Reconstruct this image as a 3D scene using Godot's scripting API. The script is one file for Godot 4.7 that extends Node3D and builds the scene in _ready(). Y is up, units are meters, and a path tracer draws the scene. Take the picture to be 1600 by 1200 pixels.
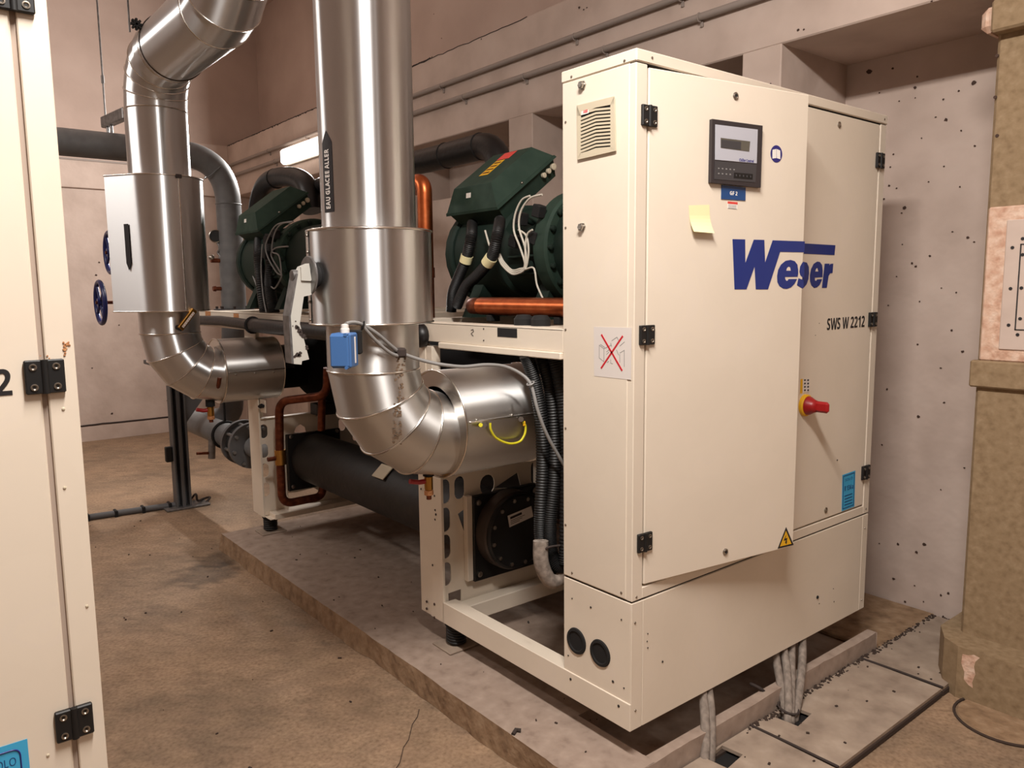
extends Node3D

# ---------------------------------------------------------------- camera model (1600 x 1200 frame)
const EYE := Vector3(-1.664, 1.551, 1.510)
const FPX := 1210.7
var cb := Basis.from_euler(Vector3(-0.1235, -0.6769, -0.0107), EULER_ORDER_YXZ)
var M := {}
var used := {}
var rng := RandomNumberGenerator.new()

func ray(u: float, v: float) -> Vector3:
	return cb * Vector3((u - 800.0) / FPX, (600.0 - v) / FPX, -1.0)
func px(u: float, v: float, x: float) -> Vector3:      # pixel on the plane x = const
	var d := ray(u, v)
	return EYE + d * ((x - EYE.x) / d.x)
func py(u: float, v: float, y: float) -> Vector3:
	var d := ray(u, v)
	return EYE + d * ((y - EYE.y) / d.y)
func pz(u: float, v: float, z: float) -> Vector3:
	var d := ray(u, v)
	return EYE + d * ((z - EYE.z) / d.z)
func pp(u: float, v: float, o: Vector3, n: Vector3) -> Vector3:
	var d := ray(u, v)
	return EYE + d * ((o - EYE).dot(n) / d.dot(n))

# ---------------------------------------------------------------- geometry collector
class Geo:
	var v := PackedVector3Array()
	var n := PackedVector3Array()
	var t := PackedVector2Array()
	var c := PackedColorArray()
	var colored := false
	func tri3(a: Vector3, b: Vector3, d: Vector3, na: Vector3, nb: Vector3, nd: Vector3, ua := Vector2.ZERO, ub := Vector2.ZERO, ud := Vector2.ZERO):
		if (b - a).cross(d - a).dot(na + nb + nd) > 0.0:
			v.append_array([a, d, b]); n.append_array([na, nd, nb]); t.append_array([ua, ud, ub])
		else:
			v.append_array([a, b, d]); n.append_array([na, nb, nd]); t.append_array([ua, ub, ud])
	func tri(a: Vector3, b: Vector3, d: Vector3, hint: Vector3):
		var nn := (b - a).cross(d - a).normalized()
		if nn.dot(hint) < 0.0: nn = -nn
		tri3(a, b, d, nn, nn, nn)
	func quad(a: Vector3, b: Vector3, d: Vector3, e: Vector3, hint: Vector3):
		tri(a, b, d, hint); tri(a, d, e, hint)
	func box(ctr: Vector3, size: Vector3, bev := 0.0, bas := Basis.IDENTITY) -> Geo:
		var h := size * 0.5
		var q := func(x, y, z): return ctr + bas * Vector3(x, y, z)
		var b: float = minf(bev, minf(h.x, minf(h.y, h.z)) * 0.9)
		for ax in 3:
			var a1 := (ax + 1) % 3
			var a2 := (ax + 2) % 3
			for s in [-1.0, 1.0]:
				var p := []
				for k in [[-1, -1], [1, -1], [1, 1], [-1, 1]]:
					var w := Vector3.ZERO
					w[ax] = s * h[ax]; w[a1] = k[0] * (h[a1] - b); w[a2] = k[1] * (h[a2] - b)
					p.append(ctr + bas * w)
				var hn := Vector3.ZERO
				hn[ax] = s
				quad(p[0], p[1], p[2], p[3], bas * hn)
			if b > 0.0:
				for s1 in [-1.0, 1.0]:
					for s2 in [-1.0, 1.0]:
						var p := []
						for k in [[-1, 0], [1, 0], [1, 1], [-1, 1]]:
							var w := Vector3.ZERO
							w[ax] = k[0] * (h[ax] - b)
							w[a1] = s1 * (h[a1] - (b if k[1] == 1 else 0.0))
							w[a2] = s2 * (h[a2] - (0.0 if k[1] == 1 else b))
							p.append(ctr + bas * w)
						var hn := Vector3.ZERO
						hn[a1] = s1; hn[a2] = s2
						quad(p[0], p[1], p[2], p[3], bas * hn)
		if b > 0.0:
			for sx in [-1.0, 1.0]:
				for sy in [-1.0, 1.0]:
					for sz in [-1.0, 1.0]:
						tri(q.call(sx * h.x, sy * (h.y - b), sz * (h.z - b)), q.call(sx * (h.x - b), sy * h.y, sz * (h.z - b)), q.call(sx * (h.x - b), sy * (h.y - b), sz * h.z), bas * Vector3(sx, sy, sz))
		return self
	func span(a: Vector3, b: Vector3, bev := 0.0) -> Geo:
		return box((a + b) * 0.5, (b - a).abs(), bev)
	static func frame(axis: Vector3) -> Basis:
		var y := axis.normalized()
		var r := Vector3.UP if absf(y.y) < 0.9 else Vector3.RIGHT
		var x := r.cross(y).normalized()
		return Basis(x, y, x.cross(y))
	func lathe(prof: Array, o: Vector3, axis: Vector3, seg := 32, smooth := false) -> Geo:
		var f := frame(axis)
		var m := prof.size()
		var sn := []
		for i in m - 1:
			var d: Vector2 = prof[i + 1] - prof[i]
			sn.append(Vector2(d.y, -d.x).normalized())
		for i in m - 1:
			var n0: Vector2 = sn[i]
			var n1: Vector2 = sn[i]
			if smooth:
				if i > 0: n0 = (sn[i] + sn[i - 1]).normalized()
				if i < m - 2: n1 = (sn[i] + sn[i + 1]).normalized()
			for k in seg:
				var a0 := TAU * k / seg
				var a1 := TAU * (k + 1) / seg
				var e0 := f.x * cos(a0) + f.z * sin(a0)
				var e1 := f.x * cos(a1) + f.z * sin(a1)
				var p: Vector2 = prof[i]
				var q: Vector2 = prof[i + 1]
				var A := o + e0 * p.x + f.y * p.y
				var B := o + e1 * p.x + f.y * p.y
				var C := o + e1 * q.x + f.y * q.y
				var D := o + e0 * q.x + f.y * q.y
				var na := e0 * n0.x + f.y * n0.y
				var nb := e1 * n0.x + f.y * n0.y
				var nc := e1 * n1.x + f.y * n1.y
				var nd := e0 * n1.x + f.y * n1.y
				var w := float(k) / seg
				var w1 := float(k + 1) / seg
				if p.x > 1e-6: tri3(A, B, C, na, nb, nc, Vector2(p.y, w), Vector2(p.y, w1), Vector2(q.y, w1))
				if q.x > 1e-6: tri3(A, C, D, na, nc, nd, Vector2(p.y, w), Vector2(q.y, w1), Vector2(q.y, w))
		return self
	func cyl(a: Vector3, b: Vector3, r: float, seg := 24, bev := 0.0) -> Geo:
		var L := a.distance_to(b)
		var prof := [Vector2(0, 0), Vector2(r - bev, 0), Vector2(r, bev), Vector2(r, L - bev), Vector2(r - bev, L), Vector2(0, L)]
		if bev <= 0.0: prof = [Vector2(0, 0), Vector2(r, 0), Vector2(r, L), Vector2(0, L)]
		return lathe(prof, a, b - a, seg)
	func hollow(a: Vector3, b: Vector3, r: float, seg := 48) -> Geo:    # open sheet tube
		return lathe([Vector2(r, 0), Vector2(r, a.distance_to(b))], a, b - a, seg)
	func ring(ctr: Vector3, axis: Vector3, R: float, r: float, seg := 40, seg2 := 8) -> Geo:
		var prof := []
		for k in seg2 + 1:
			var a := TAU * k / seg2
			prof.append(Vector2(R + r * cos(a), r * sin(a)))
		return lathe(prof, ctr, axis, seg, true)
	func ball(ctr: Vector3, r: float, axis := Vector3.UP, squash := 1.0, seg := 16) -> Geo:
		var prof := []
		for k in 9:
			var a := -PI / 2 + PI * k / 8
			prof.append(Vector2(r * cos(a), r * squash * sin(a)))
		return lathe(prof, ctr, axis, seg, true)
	func tube(p: Array, r: float, seg := 12, caps := true, rad := []) -> Geo:
		var m := p.size()
		var tan := []
		for i in m:
			var d: Vector3 = (p[mini(i + 1, m - 1)] - p[maxi(i - 1, 0)])
			tan.append(d.normalized())
		var f := frame(tan[0])
		var u := f.x
		var rows := []
		var nor := []
		var dist := 0.0
		var ds := []
		for i in m:
			u = (u - tan[i] * u.dot(tan[i])).normalized()
			var w: Vector3 = tan[i].cross(u)
			var row := []
			var nr := []
			var rr: float = rad[i] if rad.size() else r
			for k in seg + 1:
				var a := TAU * k / seg
				var e := u * cos(a) + w * sin(a)
				row.append(p[i] + e * rr)
				nr.append(e)
			rows.append(row); nor.append(nr)
			if i > 0: dist += p[i].distance_to(p[i - 1])
			ds.append(dist)
		for i in m - 1:
			for k in seg:
				var a: Vector3 = rows[i][k]
				var b: Vector3 = rows[i][k + 1]
				var d: Vector3 = rows[i + 1][k + 1]
				var e: Vector3 = rows[i + 1][k]
				var n0: Vector3 = nor[i][k]
				var n1: Vector3 = nor[i][k + 1]
				var n2: Vector3 = nor[i + 1][k + 1]
				var n3: Vector3 = nor[i + 1][k]
				if rad.size():
					var sl: float = (rad[i + 1] - rad[i]) / maxf(ds[i + 1] - ds[i], 1e-5)
					n0 = (n0 - tan[i] * sl).normalized(); n1 = (n1 - tan[i] * sl).normalized()
					n2 = (n2 - tan[i] * sl).normalized(); n3 = (n3 - tan[i] * sl).normalized()
				var w0 := float(k) / seg
				var w1 := float(k + 1) / seg
				tri3(a, b, d, n0, n1, n2, Vector2(ds[i], w0), Vector2(ds[i], w1), Vector2(ds[i + 1], w1))
				tri3(a, d, e, n0, n2, n3, Vector2(ds[i], w0), Vector2(ds[i + 1], w1), Vector2(ds[i + 1], w0))
		if caps:
			for k in seg:
				tri(p[0], rows[0][k], rows[0][k + 1], -tan[0])
				tri(p[m - 1], rows[m - 1][k], rows[m - 1][k + 1], tan[m - 1])
		return self
	func gore(c0: Vector3, t0: Vector3, c1: Vector3, t1: Vector3, bi: Vector3, r: float, seg := 48, sag := 0.0) -> Geo:   # sheet-metal gore between two mitre planes
		for k in seg:
			var q := []
			var nn := []
			for ci in 2:
				var cc: Vector3 = c1 if ci == 1 else c0
				var tt: Vector3 = t1 if ci == 1 else t0
				var side := bi.cross(tt).normalized()
				for kk in [k, k + 1]:
					var a: float = TAU * kk / seg
					var e := bi * cos(a) + side * sin(a)
					q.append(cc + e * r)
			var ax := (c1 - c0).normalized()
			for kk in [k, k + 1]:
				var a: float = TAU * kk / seg
				var e := bi * cos(a) + bi.cross(ax).normalized() * sin(a)
				nn.append(e)
			var L := c0.distance_to(c1)
			var w0 := float(k) / seg
			var w1 := float(k + 1) / seg
			tri3(q[0], q[1], q[3], nn[0], nn[1], nn[1], Vector2(0, w0), Vector2(0, w1), Vector2(L, w1))
			tri3(q[0], q[3], q[2], nn[0], nn[1], nn[0], Vector2(0, w0), Vector2(L, w1), Vector2(L, w0))
		return self
	func prism(p: Array, d: Vector3) -> Geo:      # coplanar outline p pushed along d
		var nz := d.normalized()
		var ex: Vector3 = (p[1] - p[0]).normalized()
		ex = (ex - nz * ex.dot(nz)).normalized()
		var ey := nz.cross(ex)
		var q := PackedVector2Array()
		for a in p: q.append(Vector2((a - p[0]).dot(ex), (a - p[0]).dot(ey)))
		var idx := Geometry2D.triangulate_polygon(q)
		for i in range(0, idx.size(), 3):
			tri(p[idx[i]], p[idx[i + 1]], p[idx[i + 2]], -nz)
			tri(p[idx[i]] + d, p[idx[i + 1]] + d, p[idx[i + 2]] + d, nz)
		var area := 0.0
		for i in q.size():
			area += q[i].cross(q[(i + 1) % q.size()])
		for i in p.size():
			var a: Vector3 = p[i]
			var b: Vector3 = p[(i + 1) % p.size()]
			quad(a, b, b + d, a + d, (b - a).cross(nz) * signf(area))
		return self
	func mesh(off := Vector3.ZERO) -> ArrayMesh:
		var arr := []
		arr.resize(Mesh.ARRAY_MAX)
		var vv := v.duplicate()
		if off != Vector3.ZERO:
			for i in vv.size(): vv[i] -= off
		arr[Mesh.ARRAY_VERTEX] = vv
		arr[Mesh.ARRAY_NORMAL] = n
		arr[Mesh.ARRAY_TEX_UV] = t
		if colored: arr[Mesh.ARRAY_COLOR] = c
		var m := ArrayMesh.new()
		m.add_surface_from_arrays(Mesh.PRIMITIVE_TRIANGLES, arr)
		return m
	func low() -> Vector3:
		var lo := v[0]
		var hi := v[0]
		for a in v:
			lo = lo.min(a); hi = hi.max(a)
		return Vector3((lo.x + hi.x) * 0.5, lo.y, (lo.z + hi.z) * 0.5)

func G() -> Geo: return Geo.new()

func spline(p: Array, k := 6) -> Array:
	var out := []
	for i in p.size() - 1:
		var a: Vector3 = p[maxi(i - 1, 0)]
		var b: Vector3 = p[i]
		var d: Vector3 = p[i + 1]
		var e: Vector3 = p[mini(i + 2, p.size() - 1)]
		for s in k:
			out.append(b.cubic_interpolate(d, a, e, float(s) / k))
	out.append(p[-1])
	return out
func bend(p: Array, r: float, k := 6) -> Array:        # polyline with rounded corners
	var out := [p[0]]
	for i in range(1, p.size() - 1):
		var a: Vector3 = p[i - 1]
		var b: Vector3 = p[i]
		var d: Vector3 = p[i + 1]
		var rr := minf(r, minf(a.distance_to(b), b.distance_to(d)) * 0.49)
		var s := b + (a - b).normalized() * rr
		var e := b + (d - b).normalized() * rr
		for j in k + 1:
			var w := float(j) / k
			out.append(s.lerp(b, w).lerp(b.lerp(e, w), w))
	out.append(p[-1])
	return out

# ---------------------------------------------------------------- naming
func numbered(s: String) -> String:
	if not used.has(s):
		used[s] = 0
		return s
	used[s] += 1
	return "%s_%03d" % [s, used[s]]
func tag(o: Node, label: String, category := "", group := "", kind := "") -> Node:
	if label: o.set_meta("label", label)
	if category: o.set_meta("category", category)
	if group: o.set_meta("group", group)
	if kind: o.set_meta("kind", kind)
	return o
func thing(called: String, at: Vector3, label: String, category: String, group := "") -> Node3D:
	var o := Node3D.new()
	o.name = numbered(called)
	add_child(o)
	o.position = at
	tag(o, label, category, group)
	return o
func origin_of(o: Node) -> Vector3:
	var p := Vector3.ZERO
	while o != self:
		p += o.position
		o = o.get_parent()
	return p
func part(g: Geo, called: String, m: Material, parent: Node, label := "") -> MeshInstance3D:
	var o := MeshInstance3D.new()
	o.mesh = g.mesh(origin_of(parent))
	o.material_override = m
	o.name = called
	parent.add_child(o, true)
	if label: o.set_meta("label", label)
	return o
func solo(g: Geo, called: String, m: Material, label: String, category: String, group := "", kind := "") -> MeshInstance3D:
	var o := MeshInstance3D.new()
	var b := g.low()
	o.mesh = g.mesh(b)
	o.material_override = m
	o.name = numbered(called)
	add_child(o)
	o.position = b
	tag(o, label, category, group, kind)
	return o
func copy_of(o: Node3D, shift: Vector3, label: String) -> Node3D:
	var r := o.duplicate()
	var base := String(o.name)
	r.name = numbered(base)
	add_child(r)
	r.position = o.position + shift
	r.set_meta("label", label)
	return r
func words(s: String, bl: Vector3, br: Vector3, up: Vector3, m: Material, parent: Node, called: String, bold := false, serif := false) -> MeshInstance3D:
	var f := SystemFont.new()
	f.font_names = PackedStringArray(["Droid Serif" if serif else "Droid Sans"])
	if bold: f.font_weight = 700
	var tm := TextMesh.new()
	tm.text = s
	tm.font = f
	tm.font_size = 32
	tm.pixel_size = 0.01
	tm.depth = 0.004
	tm.curve_step = 1.0
	var ab := tm.get_aabb()
	var o := MeshInstance3D.new()
	o.mesh = tm
	o.material_override = m
	o.name = called
	parent.add_child(o, true)
	var x := (br - bl) / maxf(ab.size.x, 0.001)
	var y := up / maxf(ab.size.y, 0.001)
	var z := x.cross(y).normalized() * 0.15
	var bs := Basis(x, y, z)
	o.transform = Transform3D(bs, bl - bs * Vector3(ab.position.x, ab.position.y, 0) - origin_of(parent))
	return o

# ---------------------------------------------------------------- materials
func mat(c: Color, rough := 0.6, metal := 0.0) -> StandardMaterial3D:
	var m := StandardMaterial3D.new()
	m.albedo_color = c
	m.roughness = rough
	m.metallic = metal
	m.metallic_specular = 0.5
	return m
func noise_tex(ramp: Array, freq: float, octaves: int, sd: int, size := 512, normal := false, strength := 4.0) -> NoiseTexture2D:
	var f := FastNoiseLite.new()
	f.seed = sd
	f.noise_type = FastNoiseLite.TYPE_SIMPLEX_SMOOTH
	f.frequency = freq
	f.fractal_octaves = octaves
	var t := NoiseTexture2D.new()
	t.width = size; t.height = size
	t.seamless = true
	t.noise = f
	t.as_normal_map = normal
	t.bump_strength = strength
	if not normal:
		var g := Gradient.new()
		var o := PackedFloat32Array()
		var c := PackedColorArray()
		for r in ramp:
			o.append(r[0]); c.append(r[1])
		g.offsets = o
		g.colors = c
		t.color_ramp = g
	return t
func tri_mat(ramp: Array, freq: float, octaves: int, sd: int, scale: float, rough: float, bump := 0.0, metal := 0.0) -> StandardMaterial3D:
	var m := mat(Color.WHITE, rough, metal)
	m.albedo_texture = noise_tex(ramp, freq, octaves, sd)
	m.uv1_triplanar = true
	m.uv1_world_triplanar = true
	m.uv1_scale = Vector3.ONE * scale
	if bump > 0.0:
		m.normal_enabled = true
		m.normal_texture = noise_tex([], freq * 2.0, octaves, sd + 50, 512, true, 6.0)
		m.normal_scale = bump
	return m

# ---------------------------------------------------------------- scene
func _ready():
	rng.seed = 7
	setup_view()
	make_materials()
	lamps()
	room()
	column()
	plinth_and_covers()
	cabinet(Vector3.ZERO, true)
	cabinet(Vector3(-2.852, 0, 0), false)
	chiller_frame()
	vessels()
	compressors()
	refrigerant_pipes()
	near_water_pipe()
	far_water_pipe()
	grey_pipes()
	cables()
	wall_fittings()

func setup_view():
	var cam := Camera3D.new()
	cam.name = "camera"
	cam.fov = 52.723
	cam.near = 0.02
	cam.transform = Transform3D(cb, EYE)
	add_child(cam)
	cam.current = true
	var e := Environment.new()
	e.background_mode = Environment.BG_COLOR
	e.background_color = Color(0.02, 0.018, 0.016)
	e.tonemap_mode = Environment.TONE_MAPPER_LINEAR
	e.tonemap_exposure = 1.0
	e.sdfgi_enabled = true
	e.ssao_enabled = true
	e.ssil_enabled = true
	var we := WorldEnvironment.new()
	we.name = "environment"
	we.environment = e
	add_child(we)

const LAMP := Color(1.0, 0.975, 0.95)

func batten(ctr: Vector3, length: float, axis: Vector3, facing: Vector3, energy: float, flank: float, label: String):
	# fluorescent batten: tray, opal diffuser, and its light just in front of the diffuser's faces
	var t := thing("batten_lamp", ctr, label, "lamp", "fluorescent battens")
	var side := axis.cross(facing).normalized()
	var bs := Basis(side, facing, axis)
	part(G().box(ctr - facing * 0.012, Vector3(0.15, 0.024, length), 0.004, bs), "tray", M.lamp_tray, t)
	part(G().box(ctr + facing * 0.035, Vector3(0.14, 0.07, length - 0.04), 0.02, bs), "diffuser", M.glow, t)
	if facing == Vector3.DOWN:
		for e in [-0.4, 0.4]:
			part(G().cyl(ctr + axis * e * length, Vector3(0, 4.7 - ctr.y, 0) + ctr + axis * e * length, 0.005, 8), "rod", M.lamp_tray, t)
	for k in 3:
		var dir: Vector3 = [facing, side, -side][k]
		if k > 0 and flank <= 0.0: continue
		var l := AreaLight3D.new()
		l.name = "tube_light"
		l.area_size = Vector2(0.14 if k == 0 else 0.06, length - 0.1)
		l.light_energy = energy * (1.0 if k == 0 else flank)
		l.light_color = LAMP
		l.shadow_enabled = true
		l.area_range = 30.0
		t.add_child(l, true)
		l.transform = Transform3D(Basis(axis.cross(-dir), axis, -dir), facing * 0.08 if k == 0 else facing * 0.035 + dir * 0.075)

func lamps():
	M.glow = mat(Color(1, 0.97, 0.93), 0.4)
	M.glow.emission_enabled = true
	M.glow.emission = Color(1.0, 0.95, 0.90)
	M.glow.emission_energy_multiplier = 3.0
	M.lamp_tray = mat(Color(0.8, 0.78, 0.74), 0.5)
	batten(Vector3(-1.12, 3.38, 0.98), 1.2, Vector3.BACK, Vector3.DOWN, 11.6, 0.42, "fluorescent batten lamp hung on rods in front of the two control cabinets")
	batten(Vector3(-0.45, 3.30, 4.6), 1.5, Vector3.BACK, Vector3.DOWN, 1.8, 0.9, "fluorescent batten lamp hung on rods farther out in front of the chiller")
	batten(Vector3(-2.15, 3.135, -3.75), 1.6, Vector3.BACK, Vector3.DOWN, 3.0, 0.4, "fluorescent batten lamp hung on rods behind the neighbouring cabinet")
	batten(Vector3(1.455, 2.81, -5.1), 1.4, Vector3.BACK, Vector3.LEFT, 16.0, 0.0, "fluorescent batten lamp glowing on the wall beam behind the compressors")

func make_materials():
	var C := func(r, g, b): return Color(r / 255.0, g / 255.0, b / 255.0)
	M.plaster = tri_mat([[0.0, C.call(180, 161, 149)], [0.45, C.call(194, 175, 163)], [0.6, C.call(198, 179, 167)], [1.0, C.call(205, 187, 175)]], 0.012, 4, 3, 0.35, 0.85, 0.15)
	M.upper = tri_mat([[0.0, C.call(186, 165, 153)], [0.5, C.call(194, 173, 161)], [1.0, C.call(200, 180, 168)]], 0.010, 4, 31, 0.3, 0.9, 0.1)
	M.floor = tri_mat([[0.0, C.call(170, 158, 148)], [0.3, C.call(206, 199, 191)], [0.5, C.call(216, 210, 203)], [0.7, C.call(224, 219, 212)], [1.0, C.call(244, 240, 234)]], 0.08, 5, 5, 1.1, 0.72, 0.05)
	M.floor.vertex_color_use_as_albedo = true
	M.slab_top = tri_mat([[0.0, C.call(132, 113, 100)], [0.35, C.call(152, 133, 119)], [0.6, C.call(157, 138, 124)], [1.0, C.call(170, 151, 136)]], 0.03, 5, 6, 0.8, 0.9, 0.06)
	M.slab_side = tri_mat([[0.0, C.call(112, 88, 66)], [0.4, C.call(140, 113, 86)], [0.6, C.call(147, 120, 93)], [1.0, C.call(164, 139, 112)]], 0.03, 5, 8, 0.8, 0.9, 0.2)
	M.cover = tri_mat([[0.0, C.call(128, 112, 98)], [0.4, C.call(150, 133, 118)], [0.6, C.call(156, 139, 123)], [1.0, C.call(172, 155, 139)]], 0.02, 5, 9, 0.7, 0.7, 0.08)
	M.dirt = mat(C.call(58, 44, 36), 0.95)
	M.column = tri_mat([[0.0, C.call(122, 100, 74)], [0.4, C.call(138, 116, 88)], [0.6, C.call(143, 121, 93)], [1.0, C.call(156, 134, 106)]], 0.05, 5, 11, 1.0, 0.92, 0.05)
	M.filler = tri_mat([[0.0, C.call(176, 132, 108)], [0.5, C.call(206, 172, 150)], [1.0, C.call(222, 200, 182)]], 0.03, 4, 12, 1.2, 0.9, 0.3)
	M.chip = mat(C.call(70, 52, 44), 0.95)
	M.cream = tri_mat([[0.0, C.call(221, 208, 190)], [0.5, C.call(224, 211, 193)], [1.0, C.call(227, 214, 197)]], 0.01, 3, 13, 0.5, 0.42)
	M.gap_seal = mat(C.call(168, 150, 136), 0.8)
	M.beige = mat(C.call(196, 184, 160), 0.5)
	M.gap = mat(C.call(40, 34, 30), 0.9)
	M.black = mat(C.call(13, 12, 12), 0.55)
	M.head = mat(C.call(70, 60, 54), 0.45, 0.4)
	M.drip = mat(C.call(112, 92, 74), 0.9)
	M.matt_black = mat(C.call(16, 14, 14), 0.85)
	M.lagging = mat(C.call(14, 12, 12), 0.9)
	M.lagging.metallic_specular = 0.15
	M.foam = tri_mat([[0.0, C.call(11, 10, 11)], [0.5, C.call(16, 14, 15)], [1.0, C.call(24, 21, 21)]], 0.02, 4, 15, 1.0, 0.42, 0.08)
	M.vessel = tri_mat([[0.0, C.call(16, 14, 13)], [0.5, C.call(24, 20, 18)], [1.0, C.call(36, 30, 26)]], 0.02, 4, 16, 0.8, 0.55, 0.08)
	M.screw = mat(C.call(150, 140, 128), 0.35, 0.9)
	M.steel = mat(C.call(168, 162, 154), 0.3, 1.0)
	M.green = tri_mat([[0.0, C.call(38, 54, 46)], [0.5, C.call(46, 62, 53)], [1.0, C.call(54, 70, 60)]], 0.02, 4, 17, 1.0, 0.5)
	M.dark_green = mat(C.call(34, 46, 40), 0.55)
	M.copper = tri_mat([[0.0, C.call(164, 84, 48)], [0.4, C.call(190, 100, 58)], [0.65, C.call(200, 110, 66)], [1.0, C.call(210, 126, 82)]], 0.02, 4, 18, 1.5, 0.36, 0.0, 1.0)
	M.old_copper = tri_mat([[0.0, C.call(74, 38, 28)], [0.5, C.call(112, 60, 40)], [1.0, C.call(150, 86, 56)]], 0.02, 4, 19, 2.0, 0.5, 0.0, 0.8)
	M.green.metallic_specular = 0.25
	M.green.roughness = 0.62
	M.dark_green.metallic_specular = 0.25
	M.brass = mat(C.call(188, 140, 72), 0.35, 1.0)
	M.grey_paint = tri_mat([[0.0, C.call(94, 94, 95)], [0.5, C.call(104, 105, 106)], [1.0, C.call(114, 114, 114)]], 0.02, 3, 20, 1.0, 0.5)
	M.dark_grey = mat(C.call(86, 85, 86), 0.55)
	M.galv = tri_mat([[0.0, C.call(100, 98, 98)], [0.5, C.call(126, 124, 123)], [1.0, C.call(150, 148, 146)]], 0.03, 4, 21, 1.5, 0.45, 0.0, 0.7)
	M.lever = mat(C.call(188, 186, 178), 0.5)
	M.blue_paint = mat(C.call(22, 34, 92), 0.35)
	M.blue_box = mat(C.call(62, 104, 160), 0.45)
	M.logo_blue = mat(C.call(14, 40, 116), 0.4)
	M.sticker_blue = mat(C.call(64, 168, 214), 0.45)
	M.plate_blue = mat(C.call(22, 66, 120), 0.4)
	M.ink = mat(C.call(26, 22, 24), 0.6)
	M.navy = mat(C.call(36, 32, 110), 0.4)
	M.white = mat(C.call(232, 226, 218), 0.5)
	M.label_white = mat(C.call(216, 208, 202), 0.5)
	M.red = mat(C.call(196, 26, 40), 0.45)
	M.handle_red = mat(C.call(150, 22, 24), 0.4)
	M.sign_red = mat(C.call(214, 70, 62), 0.5)
	M.yellow = mat(C.call(226, 172, 26), 0.45)
	M.wire_yellow = mat(C.call(206, 196, 36), 0.5)
	M.note = mat(C.call(238, 228, 178), 0.8)
	M.display_grey = mat(C.call(178, 178, 186), 0.4)
	M.display_dark = mat(C.call(60, 58, 60), 0.45)
	M.screen = mat(C.call(86, 82, 72), 0.2)
	M.frame_black = mat(C.call(46, 40, 42), 0.4)
	M.cable_grey = mat(C.call(134, 132, 130), 0.5)
	M.cable_white = mat(C.call(200, 194, 180), 0.5)
	M.dusty = tri_mat([[0.0, C.call(92, 82, 74)], [0.5, C.call(134, 122, 112)], [1.0, C.call(168, 156, 144)]], 0.04, 4, 22, 2.0, 0.9)
	M.conduit = mat(C.call(150, 138, 130), 0.6)
	M.rust = tri_mat([[0.0, C.call(140, 88, 52)], [0.5, C.call(190, 130, 84)], [1.0, C.call(214, 170, 126)]], 0.06, 4, 23, 3.0, 0.9)
	M.soot = mat(C.call(56, 46, 42), 0.9)
	# rolled aluminium cladding: fine circumferential rolling marks blur reflections along the pipe
	for k in 2:
		var m := mat([C.call(219, 220, 221), C.call(204, 203, 201)][k], [0.38, 0.42][k], 1.0)
		m.anisotropy_enabled = true
		m.anisotropy = [1.0, 0.9][k]
		M[["alu", "alu_dull"][k]] = m
	M.alu_edge = mat(C.call(214, 209, 202), 0.22, 1.0)

# ---------------------------------------------------------------- room shell
func stains(x: float, z: float) -> Color:
	# dye and dirt patches on the concrete screed, by place
	var base := Color(0.385, 0.272, 0.184)
	var f := _fl.get_noise_2d(x * 1.3, z * 1.3)
	var g := _fl.get_noise_2d(x * 5.0 + 40.0, z * 5.0)
	var h := _fl.get_noise_2d(x * 17.0 + 90.0, z * 17.0)
	var k := 1.0 + 0.22 * f + 0.24 * g + 0.26 * h
	var c := Color(base.r * k, base.g * (k - 0.03 * f), base.b * (k - 0.06 * f))
	for s in [[-0.42, -2.75, 0.22, 0.55], [-0.30, -2.95, 0.16, 0.5], [-0.75, -2.35, 0.18, 0.8], [0.25, -5.6, 0.5, 0.86], [-0.33, -0.28, 0.14, 0.7], [-0.55, -0.2, 0.1, 0.78], [-0.42, -1.05, 0.2, 0.85], [-0.9, -1.3, 0.35, 0.93]]:
		var d: float = Vector2(x - s[0], z - s[1]).length() / s[2] + 0.5 * g + 0.35 * h
		if d < 1.0:
			var w: float = lerpf(s[3], 1.0, smoothstep(0.55, 1.0, d))
			c = Color(c.r * w, c.g * w * lerpf(0.96, 1.0, w), c.b * w * lerpf(0.93, 1.0, w))
	for s in [[-0.2, -4.9, 0.5, 1.16], [0.3, -4.3, 0.4, 1.1], [-0.8, 0.2, 0.5, 1.06]]:
		var d: float = Vector2(x - s[0], z - s[1]).length() / s[2] + 0.6 * g + 0.3 * h
		if d < 1.0: 
			var w: float = lerpf(s[3], 1.0, smoothstep(0.5, 1.0, d))
			c = Color(c.r * w, c.g * w, c.b * w)
	return c
var _fl := FastNoiseLite.new()

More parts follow.
